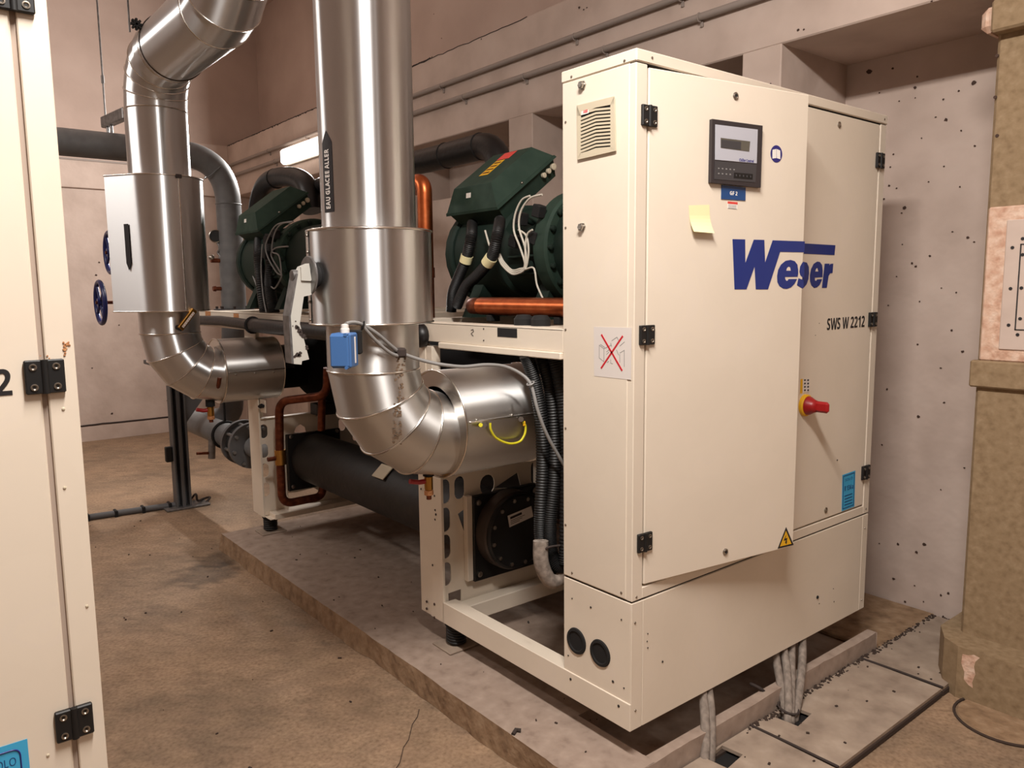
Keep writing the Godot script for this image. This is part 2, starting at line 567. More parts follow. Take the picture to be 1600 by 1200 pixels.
func room():
	_fl.seed = 21
	_fl.noise_type = FastNoiseLite.TYPE_SIMPLEX_SMOOTH
	_fl.frequency = 1.0
	_fl.fractal_octaves = 4
	# floor: fine grid where it is seen, so that stains keep their outline
	var root := Node3D.new()
	root.name = "floor"
	add_child(root)
	tag(root, "worn brown concrete floor with dark stains beside the plinth", "", "", "structure")
	var g := G()
	g.colored = true
	var X0 := -1.6
	var Z0 := -7.6
	var st := 0.04
	var nx := 92
	var nz := 240
	var col := []
	var hh := []
	for j in nz + 1:
		var rowc := []
		var rowh := []
		for i in nx + 1:
			rowc.append(stains(X0 + i * st, Z0 + j * st))
			rowh.append(0.0018 * _fl.get_noise_2d((X0 + i * st) * 3.0, (Z0 + j * st) * 3.0) - 0.001)
		col.append(rowc); hh.append(rowh)
	for j in nz:
		for i in nx:
			var q := []
			for k in [[0, 0], [1, 0], [1, 1], [0, 1]]:
				q.append([Vector3(X0 + (i + k[0]) * st, hh[j + k[1]][i + k[0]], Z0 + (j + k[1]) * st), col[j + k[1]][i + k[0]]])
			for f in [[0, 1, 2], [0, 2, 3]]:
				for m in f:
					g.v.append(q[m][0]); g.n.append(Vector3.UP); g.t.append(Vector2.ZERO); g.c.append(q[m][1])
	part(g, "screed", M.floor, root)
	var gb := G()
	gb.colored = true
	gb.span(Vector3(-7.2, -0.2, -7.8), Vector3(2.6, -0.012, 8.6))
	for i in gb.v.size(): gb.c.append(Color(0.32, 0.225, 0.152))
	part(gb, "subfloor", M.floor, root)
	# chips and bits of grit on the floor and on the plinth
	var gr := G()
	for i in 90:
		var p := Vector3(rng.randf_range(-1.35, -0.22), 0.002, rng.randf_range(-4.2, 0.5))
		if i > 60: p = Vector3(rng.randf_range(-0.18, 0.3), 0.103, rng.randf_range(-3.0, 0.0))
		var s := rng.randf_range(0.003, 0.011) * (0.6 if i > 60 else 0.7)
		gr.box(p, Vector3(s * rng.randf_range(1, 2.6), 0.005, s), 0.0015, Basis(Vector3.UP, rng.randf() * TAU))
	tag(part(gr, "grit", M.dirt, root), "", "", "", "stuff")
	# hairline crack across the screed
	var ck := []
	for k in 9:
		ck.append(py(655 - k * 4.6 + sin(k * 2.1) * 2.0, 1108 + k * 12, 0.002))
	part(G().tube(ck, 0.0013, 5), "crack", M.dirt, root)

	tag_struct(G().span(Vector3(-7.2, 4.7, -8.2), Vector3(2.6, 4.9, 8.6)), "ceiling", M.upper, "plain painted ceiling high above the machines")
	# back wall with its downstand beam
	var wb := Node3D.new()
	wb.name = "wall_back"
	add_child(wb)
	tag(wb, "pale plaster wall closing the far end of the aisle", "", "", "structure")
	part(G().span(Vector3(-7.2, 0, -7.75), Vector3(2.6, 2.61, -7.52)), "plaster_face", M.plaster, wb)
	part(G().span(Vector3(-7.2, 2.60, -7.75), Vector3(2.6, 3.165, -7.46), 0.006), "beam", M.plaster, wb)
	part(G().span(Vector3(-7.2, 3.15, -8.1), Vector3(2.6, 4.72, -7.62)), "upper_face", M.upper, wb)
	part(G().span(Vector3(-7.2, 2.868, -7.46), Vector3(1.48, 2.888, -7.445), 0.004), "cable_batten", M.conduit, wb)
	# the dark irregular joint above the skirting, and the skirting itself
	part(G().span(Vector3(-7.2, 0, -7.52), Vector3(2.6, 0.155, -7.508)), "skirting", M.plaster, wb)
	var jt := []
	for k in 60:
		jt.append(Vector3(-1.6 + k * 0.065, 0.168 + 0.006 * _fl.get_noise_1d(k * 3.7), -7.517))
	part(G().tube(jt, 0.009, 6), "joint", M.soot, wb)

	# right wall: beam on pilasters with recesses between
	var wr := Node3D.new()
	wr.name = "wall_right"
	add_child(wr)
	tag(wr, "pale plaster wall with deep recesses under a beam behind the chiller", "", "", "structure")
	part(G().span(Vector3(1.48, 2.595, -7.6), Vector3(2.5, 3.165, 8.6), 0.006), "beam", M.plaster, wr)
	part(G().span(Vector3(2.04, 0, -7.6), Vector3(2.5, 2.6, 8.6)), "recess_back", M.plaster, wr)
	part(G().span(Vector3(1.93, 3.15, -7.7), Vector3(2.5, 4.72, 8.6)), "upper_face", M.upper, wr)
	for z in [[-0.70, -0.50], [-2.41, -2.18], [-4.10, -3.89], [-5.82, -5.60], [-7.6, -7.30]]:
		part(G().span(Vector3(1.48, 0, z[0]), Vector3(2.06, 2.60, z[1]), 0.005), "pilaster", M.plaster, wr)
	part(G().span(Vector3(1.48, 0, 1.0), Vector3(2.06, 2.60, 8.6)), "pilaster", M.plaster, wr)
	var sill := px(680, 313, 1.72)
	for z in [[-3.9, -2.40], [-2.19, -0.69], [-5.61, -4.09], [-7.31, -5.81]]:
		part(G().span(Vector3(1.72, 0, z[0]), Vector3(2.06, sill.y, z[1]), 0.006), "sill", M.plaster, wr)
	# dings in the recess plaster and on the beam (dark holes with grain of their own)
	var ch := G()
	var spots := [[1430, 137, 9], [1433, 120, 5], [1358, 112, 14], [1374, 145, 5], [1395, 107, 6], [1405, 158, 5], [1430, 153, 4], [1474, 155, 6], [1498, 142, 5], [1521, 129, 12], [1478, 187, 10], [1462, 183, 5], [1502, 204, 5], [1440, 216, 4], [1523, 228, 5], [1396, 241, 5], [1391, 261, 5], [1475, 260, 5], [1389, 290, 6], [1401, 294, 5], [1381, 311, 6], [1413, 325, 12], [1409, 333, 5], [1451, 284, 4], [1500, 292, 5], [1512, 371, 8], [1522, 378, 5], [1488, 362, 5], [1425, 411, 8], [1431, 416, 7], [1453, 400, 6], [1410, 382, 4], [1401, 432, 4], [1494, 457, 5], [1471, 450, 4], [1388, 477, 4], [1437, 471, 4], [1487, 516, 7], [1504, 549, 7], [1434, 538, 5], [1386, 608, 7], [1475, 629, 6], [1470, 575, 5], [1435, 651, 8], [1378, 695, 5], [1507, 731, 5], [1403, 850, 8], [1432, 863, 8], [1444, 850, 10], [1470, 765, 4], [1374, 849, 4], [1396, 904, 9], [1429, 915, 5], [1470, 930, 7], [1482, 927, 7], [1367, 934, 6], [1414, 940, 8], [1420, 950, 5], [1443, 940, 4]]
	for s in spots:
		ding(ch, px(s[0], s[1], 2.037), Vector3(-1, 0, 0), s[2] * 0.0011)
	for s in [[1247, 47, 8], [1256, 46, 5], [1456, 2, 6], [1204, 131, 5], [905, 12, 9], [912, 15, 6], [917, 12, 6], [752, 61, 6], [675, 89, 6], [690, 60, 5], [678, 22, 5]]:
		ding(ch, px(s[0], s[1], 1.478), Vector3(-1, 0, 0), s[2] * 0.0011)
	for k in 46:
		ding(ch, px(1362 + k * 3.1, 944 + k * 0.76 - rng.randf() * 8.0, 2.037), Vector3(-1, 0, 0), rng.randf_range(0.003, 0.011))
	for s in [[150, 430, 6], [155, 410, 5], [175, 646, 6], [186, 508, 5], [262, 626, 5], [144, 575, 4]]:
		ding(ch, pz(s[0], s[1], -7.518), Vector3(0, 0, 1), s[2] * 0.0025)
	tag(part(ch, "dings", M.chip, wr), "", "", "", "stuff")
	# ragged dark seam along the top of the ledge
	var sm := G()
	for k in 220:
		var z := -7.44 + k * 0.019
		var a := _fl.get_noise_1d(k * 2.3)
		var b := _fl.get_noise_1d(k * 11.7 + 300.0)
		sm.box(Vector3(1.479, 3.162 - 0.006 * a, z), Vector3(0.004, 0.006 + 0.014 * maxf(a + b * 0.6, 0.0), 0.022), 0.001, Basis(Vector3.RIGHT, a * 0.5))
	tag(part(sm, "ragged_seam", M.soot, wr), "", "", "", "stuff")
	var crk := []
	for k in 24: crk.append(Vector3(1.478, 3.158 + 0.010 * _fl.get_noise_1d(k * 5.1 + 70.0), -3.6 + k * 0.06))
	part(G().tube(crk, 0.0025, 5), "crack", M.soot, wr)

	tag_struct(G().span(Vector3(-7.2, 0, -7.8), Vector3(-6.9, 4.72, 8.6)), "wall_left", M.plaster, "plain plaster wall beyond the neighbouring machine")
	tag_struct(G().span(Vector3(-7.2, 0, 8.3), Vector3(2.6, 4.72, 8.6)), "wall_front", M.plaster, "plain plaster wall facing the machine fronts")

func ding(g: Geo, c: Vector3, nrm: Vector3, r: float):
	var f := Geo.frame(nrm)
	var p := []
	var n := 7
	for k in n:
		var a := TAU * k / n
		p.append(c + (f.x * cos(a) * rng.randf_range(0.6, 1.3) + f.z * sin(a) * rng.randf_range(0.5, 1.1)) * r * 0.8)
	g.prism(p, nrm * 0.0012)

func tag_struct(g: Geo, called: String, m: Material, label: String):
	solo(g, called, m, label, "", "", "structure")

# ---------------------------------------------------------------- column beside the recess
func column():
	var t := thing("concrete_column", Vector3(1.75, 0, 0.7), "bare brown concrete column with a patched plate beside the recess", "column")
	part(G().span(Vector3(1.5, 0, 0.35), Vector3(2.02, 3.15, 0.98), 0.012), "shaft", M.column, t)
	var a := px(1527, 605, 1.48)
	part(G().span(Vector3(1.476, a.y, 0.335), Vector3(1.52, a.y + 0.10, 0.97), 0.006), "band", M.column, t)
	var c := px(1548, 52, 1.45)
	part(G().span(Vector3(1.44, c.y, c.z), Vector3(1.53, c.y + 0.11, 0.99), 0.008), "cap", M.column, t)
	part(G().span(Vector3(1.47, c.y + 0.012, 0.30), Vector3(1.60, c.y + 0.10, c.z + 0.004), 0.02), "broken_edge", M.filler, t)
	# plinth of the column with knocked corner
	var pts := []
	for q in [[0.36, 0.30], [0.36, 0.42], [1.34, 0.42], [1.34, 1.05]]: pass
	var b := G()
	b.prism([Vector3(1.36, 0, 0.40), Vector3(1.40, 0, 0.335), Vector3(1.50, 0, 0.28), Vector3(2.02, 0, 0.28), Vector3(2.02, 0, 1.05), Vector3(1.36, 0, 1.05)], Vector3(0, 0.20, 0))
	part(b, "base", M.column, t)
	var kp := []
	for q in [[1504, 1022], [1513, 1024], [1522, 1023], [1531, 1028], [1524, 1034], [1522, 1042], [1524, 1054], [1519, 1066], [1520, 1075], [1513, 1070], [1506, 1061], [1507, 1050], [1502, 1036]]: kp.append(px(q[0], q[1], 1.3605))
	part(G().prism(kp, Vector3(-0.0012, 0, 0)), "chipped_patch", M.filler, t)
	# sheet patch set in filler
	var y0 := px(1545, 545, 1.498).y
	var y1 := px(1560, 345, 1.498).y
	var z0 := px(1545, 545, 1.498).z
	part(G().span(Vector3(1.492, y0 - 0.045, z0 - 0.03), Vector3(1.52, y1 + 0.05, 0.96), 0.006), "filler_surround", M.filler, t)
	part(G().span(Vector3(1.486, y0, z0 + 0.035), Vector3(1.51, y1, 0.95), 0.003), "patch_plate", M.plaster, t)
	var q0 := px(1585, 516, 1.485)
	var q1 := px(1592, 381, 1.485)
	var ln := G()
	ln.span(Vector3(1.484, q0.y, q0.z), Vector3(1.4865, q1.y, q0.z + 0.004))
	ln.span(Vector3(1.484, q1.y - 0.004, q0.z), Vector3(1.4865, q1.y, 0.94))
	ln.span(Vector3(1.484, q0.y, q0.z), Vector3(1.4865, q0.y + 0.004, 0.94))
	part(ln, "drawn_outline", M.ink, t)
	for s in [[1582, 387], [1579, 451], [1576, 508], [1598, 373], [1598, 398], [1596, 450], [1594, 498], [1590, 523]]:
		var p := px(s[0], s[1], 1.486)
		part(G().cyl(p + Vector3(0.002, 0, 0), p - Vector3(0.002, 0, 0), 0.006, 10), "rivet_hole", M.ink, t)
	for s in [[1558, 87], [1558, 212], [1555, 152]]:
		var p := px(s[0], s[1], 1.499)
		part(G().cyl(p + Vector3(0.002, 0, 0), p - Vector3(0.002, 0, 0), 0.006, 10), "rivet_hole", M.chip, t)
	# round cover let into the floor by the column
	var o := py(1572, 1127, 0.0)
	var rc := thing("floor_cover", o, "round concrete cover flush with the floor at the column foot", "cover")
	part(G().lathe([Vector2(0, 0.006), Vector2(0.15, 0.006), Vector2(0.155, 0.0)], o, Vector3.UP, 40), "disc", M.slab_side, rc)
	part(G().ring(o + Vector3(0, 0.003, 0), Vector3.UP, 0.162, 0.005, 40, 6), "rim", M.dirt, rc)

# ---------------------------------------------------------------- plinth, trench covers
func rough_edge(a: Vector3, b: Vector3, amp: Vector3, n: int, sd: float) -> Array:
	var out := []
	for k in n + 1:
		var w := float(k) / n
		out.append(a.lerp(b, w) + amp * _fl.get_noise_1d(w * a.distance_to(b) * 2.2 + sd) + amp * 0.35 * _fl.get_noise_1d(w * a.distance_to(b) * 14.0 + sd))
	return out
func plinth_and_covers():
	var t := thing("concrete_plinth", Vector3(0.6, 0, -1.5), "low rough concrete plinth carrying the cream chiller", "plinth")
	var L := 84
	var top := rough_edge(Vector3(-0.205, 0.1, -3.12), Vector3(-0.185, 0.1, 0.046), Vector3(0.010, -0.004, 0), L, 3.0)
	var low := rough_edge(Vector3(-0.215, 0.0, -3.14), Vector3(-0.185, 0.0, 0.05), Vector3(0.016, 0, 0), L, 33.0)
	var g := G()
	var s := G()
	for k in L:
		var xe := 1.46 if top[k].z < -0.30 else 0.06
		g.quad(top[k], top[k + 1], Vector3(xe, 0.1, top[k + 1].z), Vector3(xe, 0.1, top[k].z), Vector3.UP)
		var m0: Vector3 = (top[k] + low[k]) * 0.5 + Vector3(0.003 * _fl.get_noise_1d(k * 1.7), 0, 0)
		var m1: Vector3 = (top[k + 1] + low[k + 1]) * 0.5 + Vector3(0.003 * _fl.get_noise_1d((k + 1) * 1.7), 0, 0)
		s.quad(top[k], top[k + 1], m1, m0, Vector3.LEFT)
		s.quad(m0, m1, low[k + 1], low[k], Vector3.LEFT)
	s.quad(top[0], Vector3(1.46, 0.1, -3.12), Vector3(1.46, 0, -3.12), low[0], Vector3.FORWARD)
	part(g, "top_face", M.slab_top, t)
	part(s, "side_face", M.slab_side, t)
	var fr := rough_edge(Vector3(-0.185, 0.1, 0.046), Vector3(1.46, 0.1, 0.046), Vector3(0, -0.004, 0.004), 40, 60.0)
	var e := G()
	for k in 40:
		var zi := 0.008 if fr[k].x > 0.03 else 0.0
		e.quad(fr[k], fr[k + 1], Vector3(fr[k + 1].x, 0, 0.05), Vector3(fr[k].x, 0, 0.05), Vector3.BACK)
		e.quad(fr[k], fr[k + 1], Vector3(fr[k + 1].x, 0.1, zi), Vector3(fr[k].x, 0.1, zi), Vector3.UP)
		if zi > 0.0: e.quad(Vector3(fr[k].x, 0.1, zi), Vector3(fr[k + 1].x, 0.1, zi), Vector3(fr[k + 1].x, 0, zi), Vector3(fr[k].x, 0, zi), Vector3.FORWARD)
	e.quad(Vector3(1.46, 0.1, 0.05), Vector3(1.46, 0, 0.05), Vector3(1.46, 0, 0.008), Vector3(1.46, 0.1, 0.008), Vector3.RIGHT)
	e.quad(Vector3(1.46, 0.1, -0.30), Vector3(1.46, 0, -0.30), Vector3(1.46, 0, -3.12), Vector3(1.46, 0.1, -3.12), Vector3.RIGHT)
	e.quad(Vector3(0.06, 0.1, -0.30), Vector3(1.46, 0.1, -0.30), Vector3(1.46, 0, -0.30), Vector3(0.06, 0, -0.30), Vector3.BACK)
	e.quad(Vector3(0.06, 0.1, -0.30), Vector3(0.06, 0.1, 0.008), Vector3(0.06, 0, 0.008), Vector3(0.06, 0, -0.30), Vector3.RIGHT)
	part(G().span(Vector3(0.06, -0.004, -0.30), Vector3(1.46, 0.004, 0.008)), "cable_pit", M.slab_top, t, "sunken concrete pit under the cabinet")
	part(e, "front_face", M.slab_top, t)
	# trench covers along the front of the plinth
	var runs := [[-0.26, 0.552, "short run of steel trench cover at the plinth corner"], [0.56, 1.316, "dusty trench cover plate with a bundle of grey hoses entering it"], [1.324, 1.98, "trench cover plate lying against the wall recess"]]
	for r in runs:
		var o := Vector3((r[0] + r[1]) * 0.5, 0, 0.2)
		var c := thing("trench_cover", o, r[2], "cover plate", "trench covers in front of the plinth")
		var holes := []
		if r[0] < 0.0: holes = [[0.335, 0.105, 0.10, 0.075]]
		elif r[0] < 1.0: holes = [[0.725, 0.112, 0.11, 0.085]]
		else: holes = [[1.47, 0.33, 0.07, 0.05]]
		var pl := CSGCombiner3D.new()
		pl.name = "plate"
		pl.material_override = M.cover
		c.add_child(pl)
		var bx := CSGBox3D.new()
		bx.name = "sheet"
		bx.size = Vector3(r[1] - r[0], 0.012, 0.312)
		bx.position = Vector3(0, 0.027, 0.0115)
		bx.material = M.cover
		pl.add_child(bx)
		for h in holes:
			var hb := CSGBox3D.new()
			hb.name = "cutout"
			hb.operation = CSGShape3D.OPERATION_SUBTRACTION
			hb.size = Vector3(h[2], 0.1, h[3])
			hb.position = Vector3(h[0], 0.03, h[1] ) - o
			hb.position.y = 0.03
			hb.rotation.y = 0.12
			hb.material = M.cover
			pl.add_child(hb)
			part(G().box(Vector3(h[0], 0.006, h[1]), Vector3(h[2] + 0.02, 0.008, h[3] + 0.02)), "pit", M.matt_black, c)
		part(G().span(Vector3(r[0], 0.001, 0.362), Vector3(r[1], 0.022, 0.372), 0.003), "edge_angle", M.dirt, c)
		part(G().span(Vector3(r[0] + 0.005, 0.0, 0.062), Vector3(r[1] - 0.005, 0.02, 0.075)), "bearer", M.dirt, c)
	var gg := G()
	for k in 260:
		gg.box(Vector3(rng.randf_range(0.5, 1.98), 0.034, 0.058 + rng.randf_range(-0.006, 0.016)), Vector3(1, 0.5, 0.7) * rng.randf_range(0.004, 0.013), 0.001, Basis(Vector3.UP, rng.randf() * TAU))
	for k in 26:
		gg.box(Vector3(rng.randf_range(0.3, 1.95), 0.035, rng.randf_range(0.06, 0.34)), Vector3(1, 0.5, 0.7) * rng.randf_range(0.004, 0.011), 0.001, Basis(Vector3.UP, rng.randf() * TAU))
	solo(gg, "crumbled_debris", M.dirt, "crumbled dirt along the joint between plinth and trench covers", "debris", "", "stuff")
	for x in [0.556, 1.32]:
		solo(G().tube([Vector3(x - 0.004, 0.036, 0.056), Vector3(x, 0.037, 0.2), Vector3(x + 0.004, 0.036, 0.37)], 0.0045, 6), "seam_rod", M.soot, ["thin dark rod lying in the seam beside the hose bundle", "thin dark rod lying in the seam toward the wall recess"][0 if x < 1.0 else 1], "rod", "rods in the trench cover seams")
	# floor between covers and wall behind the plinth end
	solo(G().span(Vector3(1.475, 0.0, -0.49), Vector3(2.03, 0.02, 0.045), 0.004), "concrete_fillet", M.slab_side, "low dark concrete strip between plinth end and recess wall", "concrete strip")

# ---------------------------------------------------------------- control cabinets
func hinge(parent: Node, c: Vector3, d: Vector3, nrm: Vector3):
	var bs := Basis(d, Vector3.UP, nrm)
	var h := part(G().box(c - d * 0.016 + nrm * 0.005, Vector3(0.027, 0.057, 0.010), 0.002, bs).box(c + d * 0.016 + nrm * 0.005, Vector3(0.027, 0.057, 0.010), 0.002, bs).cyl(c + nrm * 0.008 - Vector3(0, 0.0285, 0), c + nrm * 0.008 + Vector3(0, 0.0285, 0), 0.006, 12), "hinge", M.black, parent, "black hinge")
	for a in [-0.017, 0.017]:
		for b in [-0.017, 0.017]:
			var p: Vector3 = c + d * a + Vector3(0, b, 0) + nrm * 0.0095
			part(G().lathe([Vector2(0.006, 0), Vector2(0.006, 0.002), Vector2(0.0042, 0.0022), Vector2(0.0024, 0.0004), Vector2(0, 0.0004)], p, nrm, 14), "screw", M.screw, h)
func screw_head(parent: Node, p: Vector3, nrm: Vector3, r := 0.004, m: Material = null):
	part(G().lathe([Vector2(r, 0), Vector2(r * 0.85, r * 0.5), Vector2(r * 0.3, r * 0.7), Vector2(0, r * 0.7)], p, nrm, 10), "screw", m if m else M.screw, parent)
func door_quad(c: Array, o: Vector3, nrm: Vector3, thick: float) -> Geo:
	var p := []
	for q in c: p.append(pp(q[0], q[1], o, nrm))
	return G().prism(p, nrm * thick)
func trace(c: Array, ox: float, oy: float, s: float, o: Vector3, nrm: Vector3, thick: float) -> Geo:
	var p := []
	for q in c: p.append(pp(ox + q[0] / s, oy + q[1] / s, o, nrm))
	return G().prism(p, nrm * thick)
func stroke(a: Vector3, b: Vector3, w: float, nrm: Vector3, thick := 0.0006) -> Geo:
	var d := (b - a).normalized()
	var s := nrm.cross(d) * w * 0.5
	return G().prism([a - s, b - s, b + s, a + s], nrm * thick)

func cabinet(off: Vector3, ours: bool):
	var t := thing("control_cabinet", off + Vector3(0.718, 0.2, -0.15), "cream steel control cabinet with its hinged door ajar and blue lettering" if ours else "neighbouring cream control cabinet with closed doors, across the aisle", "control cabinet")
	var S := func(a: Vector3, b: Vector3, bev := 0.002) -> Geo: return G().span(a + off, b + off, bev)
	# carcass
	part(S.call(Vector3(0, 0.613, -0.3), Vector3(1.436, 2.166, -0.024)), "carcass", M.cream, t)
	part(S.call(Vector3(-0.003, 2.166, -0.303), Vector3(1.439, 2.2, 0.003), 0.003), "lid", M.cream, t)
	part(S.call(Vector3(0.002, 2.1635, -0.298), Vector3(1.434, 2.1665, -0.002), 0.0), "lid_joint", M.gap, t)
	part(S.call(Vector3(0, 0.613, -0.026), Vector3(0.046, 2.1635, 0)), "corner_post", M.cream, t)
	part(S.call(Vector3(1.391, 0.613, -0.026), Vector3(1.436, 2.1635, 0)), "corner_post", M.cream, t)
	part(S.call(Vector3(1.380, 0.65, -0.03), Vector3(1.392, 2.16, -0.006), 0.0), "gap_seal", M.gap_seal, t)
	part(S.call(Vector3(0.046, 0.613, -0.026), Vector3(1.391, 0.648, 0)), "bottom_rail", M.cream, t)
	part(S.call(Vector3(0.004, 0.604, -0.296), Vector3(1.432, 0.615, -0.006), 0.0), "plinth_joint", M.gap, t)
	part(S.call(Vector3(0, 0.2, -0.3), Vector3(1.436, 0.607, -0.004)), "lower_box", M.cream, t)
	part(S.call(Vector3(0, 0.2, -0.006), Vector3(0.049, 0.607, 0), 0.0015), "lower_post", M.cream, t)
	part(S.call(Vector3(0.0505, 0.2, -0.006), Vector3(1.39, 0.607, 0), 0.0015), "lower_panel", M.cream, t)
	part(S.call(Vector3(1.392, 0.2, -0.006), Vector3(1.436, 0.607, 0), 0.0015), "lower_post", M.cream, t)
	var ang := 0.149 if ours else 0.0
	var H := Vector3(0.050, 0, 0) + off
	var d := Vector3(cos(ang), 0, sin(ang))
	var n := Vector3(-sin(ang), 0, cos(ang))
	var bs := Basis(d, Vector3.UP, n)
	var dl := part(G().box(H + d * 0.334 + Vector3(0, 1.406, 0) - n * 0.010, Vector3(0.664, 1.502, 0.020), 0.003, bs), "door", M.cream, t, "cream door standing ajar" if ours else "")
	var dr := part(S.call(Vector3(0.722, 0.654, -0.020), Vector3(1.382, 2.160, 0), 0.003), "door", M.cream, t)
	for y in [2.025, 1.411, 0.790]:
		hinge(t, Vector3(0.0495, y, 0.0) + off, Vector3(cos(ang * 0.4), 0, sin(ang * 0.4)), Vector3(-sin(ang * 0.4), 0, cos(ang * 0.4)))
		hinge(t, Vector3(1.388, y, 0.0) + off, Vector3.RIGHT, Vector3.BACK)
	var Z := Vector3.BACK
	var oz := off
	# screws on the posts, lid and plinth
	for s in [[0.02, 0.625], [0.015, 0.545], [0.02, 0.262], [1.413, 0.632], [1.412, 0.55], [1.413, 0.24], [0.06, 2.183], [1.41, 2.183], [0.72, 2.183]]:
		screw_head(t, Vector3(s[0], s[1], 0.0 if s[1] < 2.17 else 0.003) + off, Z)
	var o1 := Vector3(0, 0, 0.0005) + off
	# type lettering on the fixed door
	var bl := pz(1292, 516, 0.0006) + off
	var sh := Vector3.ZERO if ours else Vector3(0.009, 0, 0)
	words("SWS W 2212", bl + sh, pz(1350.6, 510.6, 0.0006) + off + sh, Vector3(0, (pz(1292, 497.6, 0.0).y - bl.y + off.y), 0), M.ink, dr, "lettering", true)
	if not ours:
		# light-blue label and flaked paint on the neighbouring cabinet
		var q := pz(42.5, 1154, 0.0006)
		var lab := part(G().span(q + Vector3(-0.13, -0.26, 0), q + Vector3(0, 0, 0.0006)), "gas_label", M.sticker_blue, dr, "light blue gas label")
		var ring := bend([q + Vector3(-0.118, -0.012, 0.001), q + Vector3(-0.012, -0.012, 0.001), q + Vector3(-0.012, -0.25, 0.001)], 0.014)
		part(G().tube(ring, 0.0013, 6), "border_line", M.navy, lab)
		words("SOLO", q + Vector3(-0.056, -0.040, 0.0006), q + Vector3(-0.019, -0.040, 0.0006), Vector3(0, 0.0145, 0), M.plate_blue, lab, "lettering")
		var rs := G()
		for s in [[99, 535, 2], [101, 540, 3], [104, 538, 3], [107, 535, 2], [108, 539, 2], [101, 546, 3], [102, 551, 2], [101, 555, 2], [103, 544, 2], [74, 556, 1.6], [77, 560, 1.6], [80, 563, 1.4], [63, 556, 1.2]]:
			ding(rs, pz(s[0], s[1], 0.0004), Z, s[2] * 0.0012)
		tag(part(rs, "rust_flakes", M.rust, t), "", "", "", "stuff")
		for s in [[99, 639], [101, 762], [136, 947], [75, 1180]]:
			screw_head(t, pz(s[0], s[1], 0.0), Z, 0.0028, M.beige)
		return
	# ------------------------------------------------ fittings on the door standing ajar
	var on := H + n * 0.0004
	var hit := func(u, v, lift := 0.0004): return pp(u, v, H + n * lift, n)
	for s in [[1149, 150], [1133, 862]]:
		var p: Vector3 = hit.call(s[0], s[1], 0.0)
		var lk := part(G().lathe([Vector2(0.011, 0), Vector2(0.011, 0.003), Vector2(0.008, 0.005), Vector2(0.006, 0.005), Vector2(0.006, 0.001), Vector2(0, 0.001)], p, n, 20), "lock", M.steel, dl)
		part(G().box(p + n * 0.003, Vector3(0.003, 0.008, 0.004), 0.0005, bs), "key_slot", M.matt_black, lk)
	# controller
	var ctl := part(door_quad([[1108.5, 187], [1187, 197.5], [1184, 294], [1106.5, 286]], on, n, 0.012), "controller", M.frame_black, t, "dark framed controller panel")
	var oc := H + n * 0.0124
	part(door_quad([[1117.5, 194.5], [1183.6, 202.5], [1182, 255.3], [1117, 249.5]], oc, n, 0.0012), "face_plate", M.display_grey, ctl)
	part(door_quad([[1117, 251.5], [1182, 257], [1180, 285], [1115.5, 280]], oc, n, 0.0012), "key_field", M.display_dark, ctl)
	part(door_quad([[1126, 215.3], [1172, 221], [1170.5, 237], [1126, 231]], oc + n * 0.0012, n, 0.0006), "screen", M.screen, ctl)
	part(door_quad([[1127, 218], [1158, 221.5], [1157.5, 234], [1127, 230.5]], oc + n * 0.0018, n, 0.0004), "screen_field", M.display_dark, ctl)
	part(door_quad([[1147, 269.5], [1176, 272], [1175.5, 280.5], [1146.5, 278]], oc + n * 0.0012, n, 0.0008), "key_strip", M.black, ctl)
	for k in 5:
		var p := pp(1150.5 + k * 5.6, 274.0 + k * 0.5, oc + n * 0.002, n)
		part(G().box(p, Vector3(0.004, 0.006, 0.002), 0.0005, bs), "key", M.display_dark, ctl)
	for k in 9:
		var p := pp(1123 + (k % 5) * 6.0, 263.0 + int(k / 5.0) * 8.0 + (k % 5) * 0.5, oc + n * 0.0012, n)
		part(G().box(p, Vector3(0.006, 0.0035, 0.0006), 0.0, bs), "printed_mark", M.cable_grey, ctl)
	var cbl := pp(1155, 252.0, oc + n * 0.0014, n)
	words("Chiller Control", cbl, pp(1177.5, 254.3, oc + n * 0.0014, n), Vector3(0, 0.009, 0), M.navy, ctl, "lettering", true)
	# stickers
	var gf := part(door_quad([[1127, 289.0], [1164.5, 293], [1164, 313.5], [1126.5, 311]], on, n, 0.002), "unit_plate", M.plate_blue, dl, "blue unit number plate")
	words("GF 2", hit.call(1140.5, 304.5, 0.0026), hit.call(1152.0, 305.6, 0.0026), Vector3(0, 0.0115, 0), M.white, dl, "lettering", true)
	part(door_quad([[1137, 314.5], [1152.5, 316], [1152, 327], [1136.5, 325.5]], on, n, 0.0005), "small_label", M.white, dl)
	part(door_quad([[1137, 314.5], [1152.5, 316], [1152.4, 319.6], [1136.9, 318.2]], on + n * 0.0005, n, 0.0003), "label_band", M.sign_red, dl)
	for k in 3:
		part(door_quad([[1138, 320.2 + k * 2.2], [1150.5, 321.4 + k * 2.2], [1150.5, 322.1 + k * 2.2], [1138, 320.9 + k * 2.2]], on + n * 0.0005, n, 0.0003), "printed_line", M.cable_grey, dl)
	var bc: Vector3 = hit.call(1213.0, 240.5)
	var br: float = (hit.call(1222.0, 241.5) - bc).length()
	part(G().cyl(bc, bc + n * 0.0006, br, 32), "manual_sign", M.navy, dl, "round blue read-the-manual sign")
	part(door_quad([[1207, 234], [1212.7, 232.8], [1212.9, 247], [1206.8, 247.8]], on + n * 0.0006, n, 0.0003), "page", M.white, dl)
	part(door_quad([[1213.3, 232.8], [1219, 235.2], [1219.2, 248.8], [1213.5, 247]], on + n * 0.0006, n, 0.0003), "page", M.white, dl)
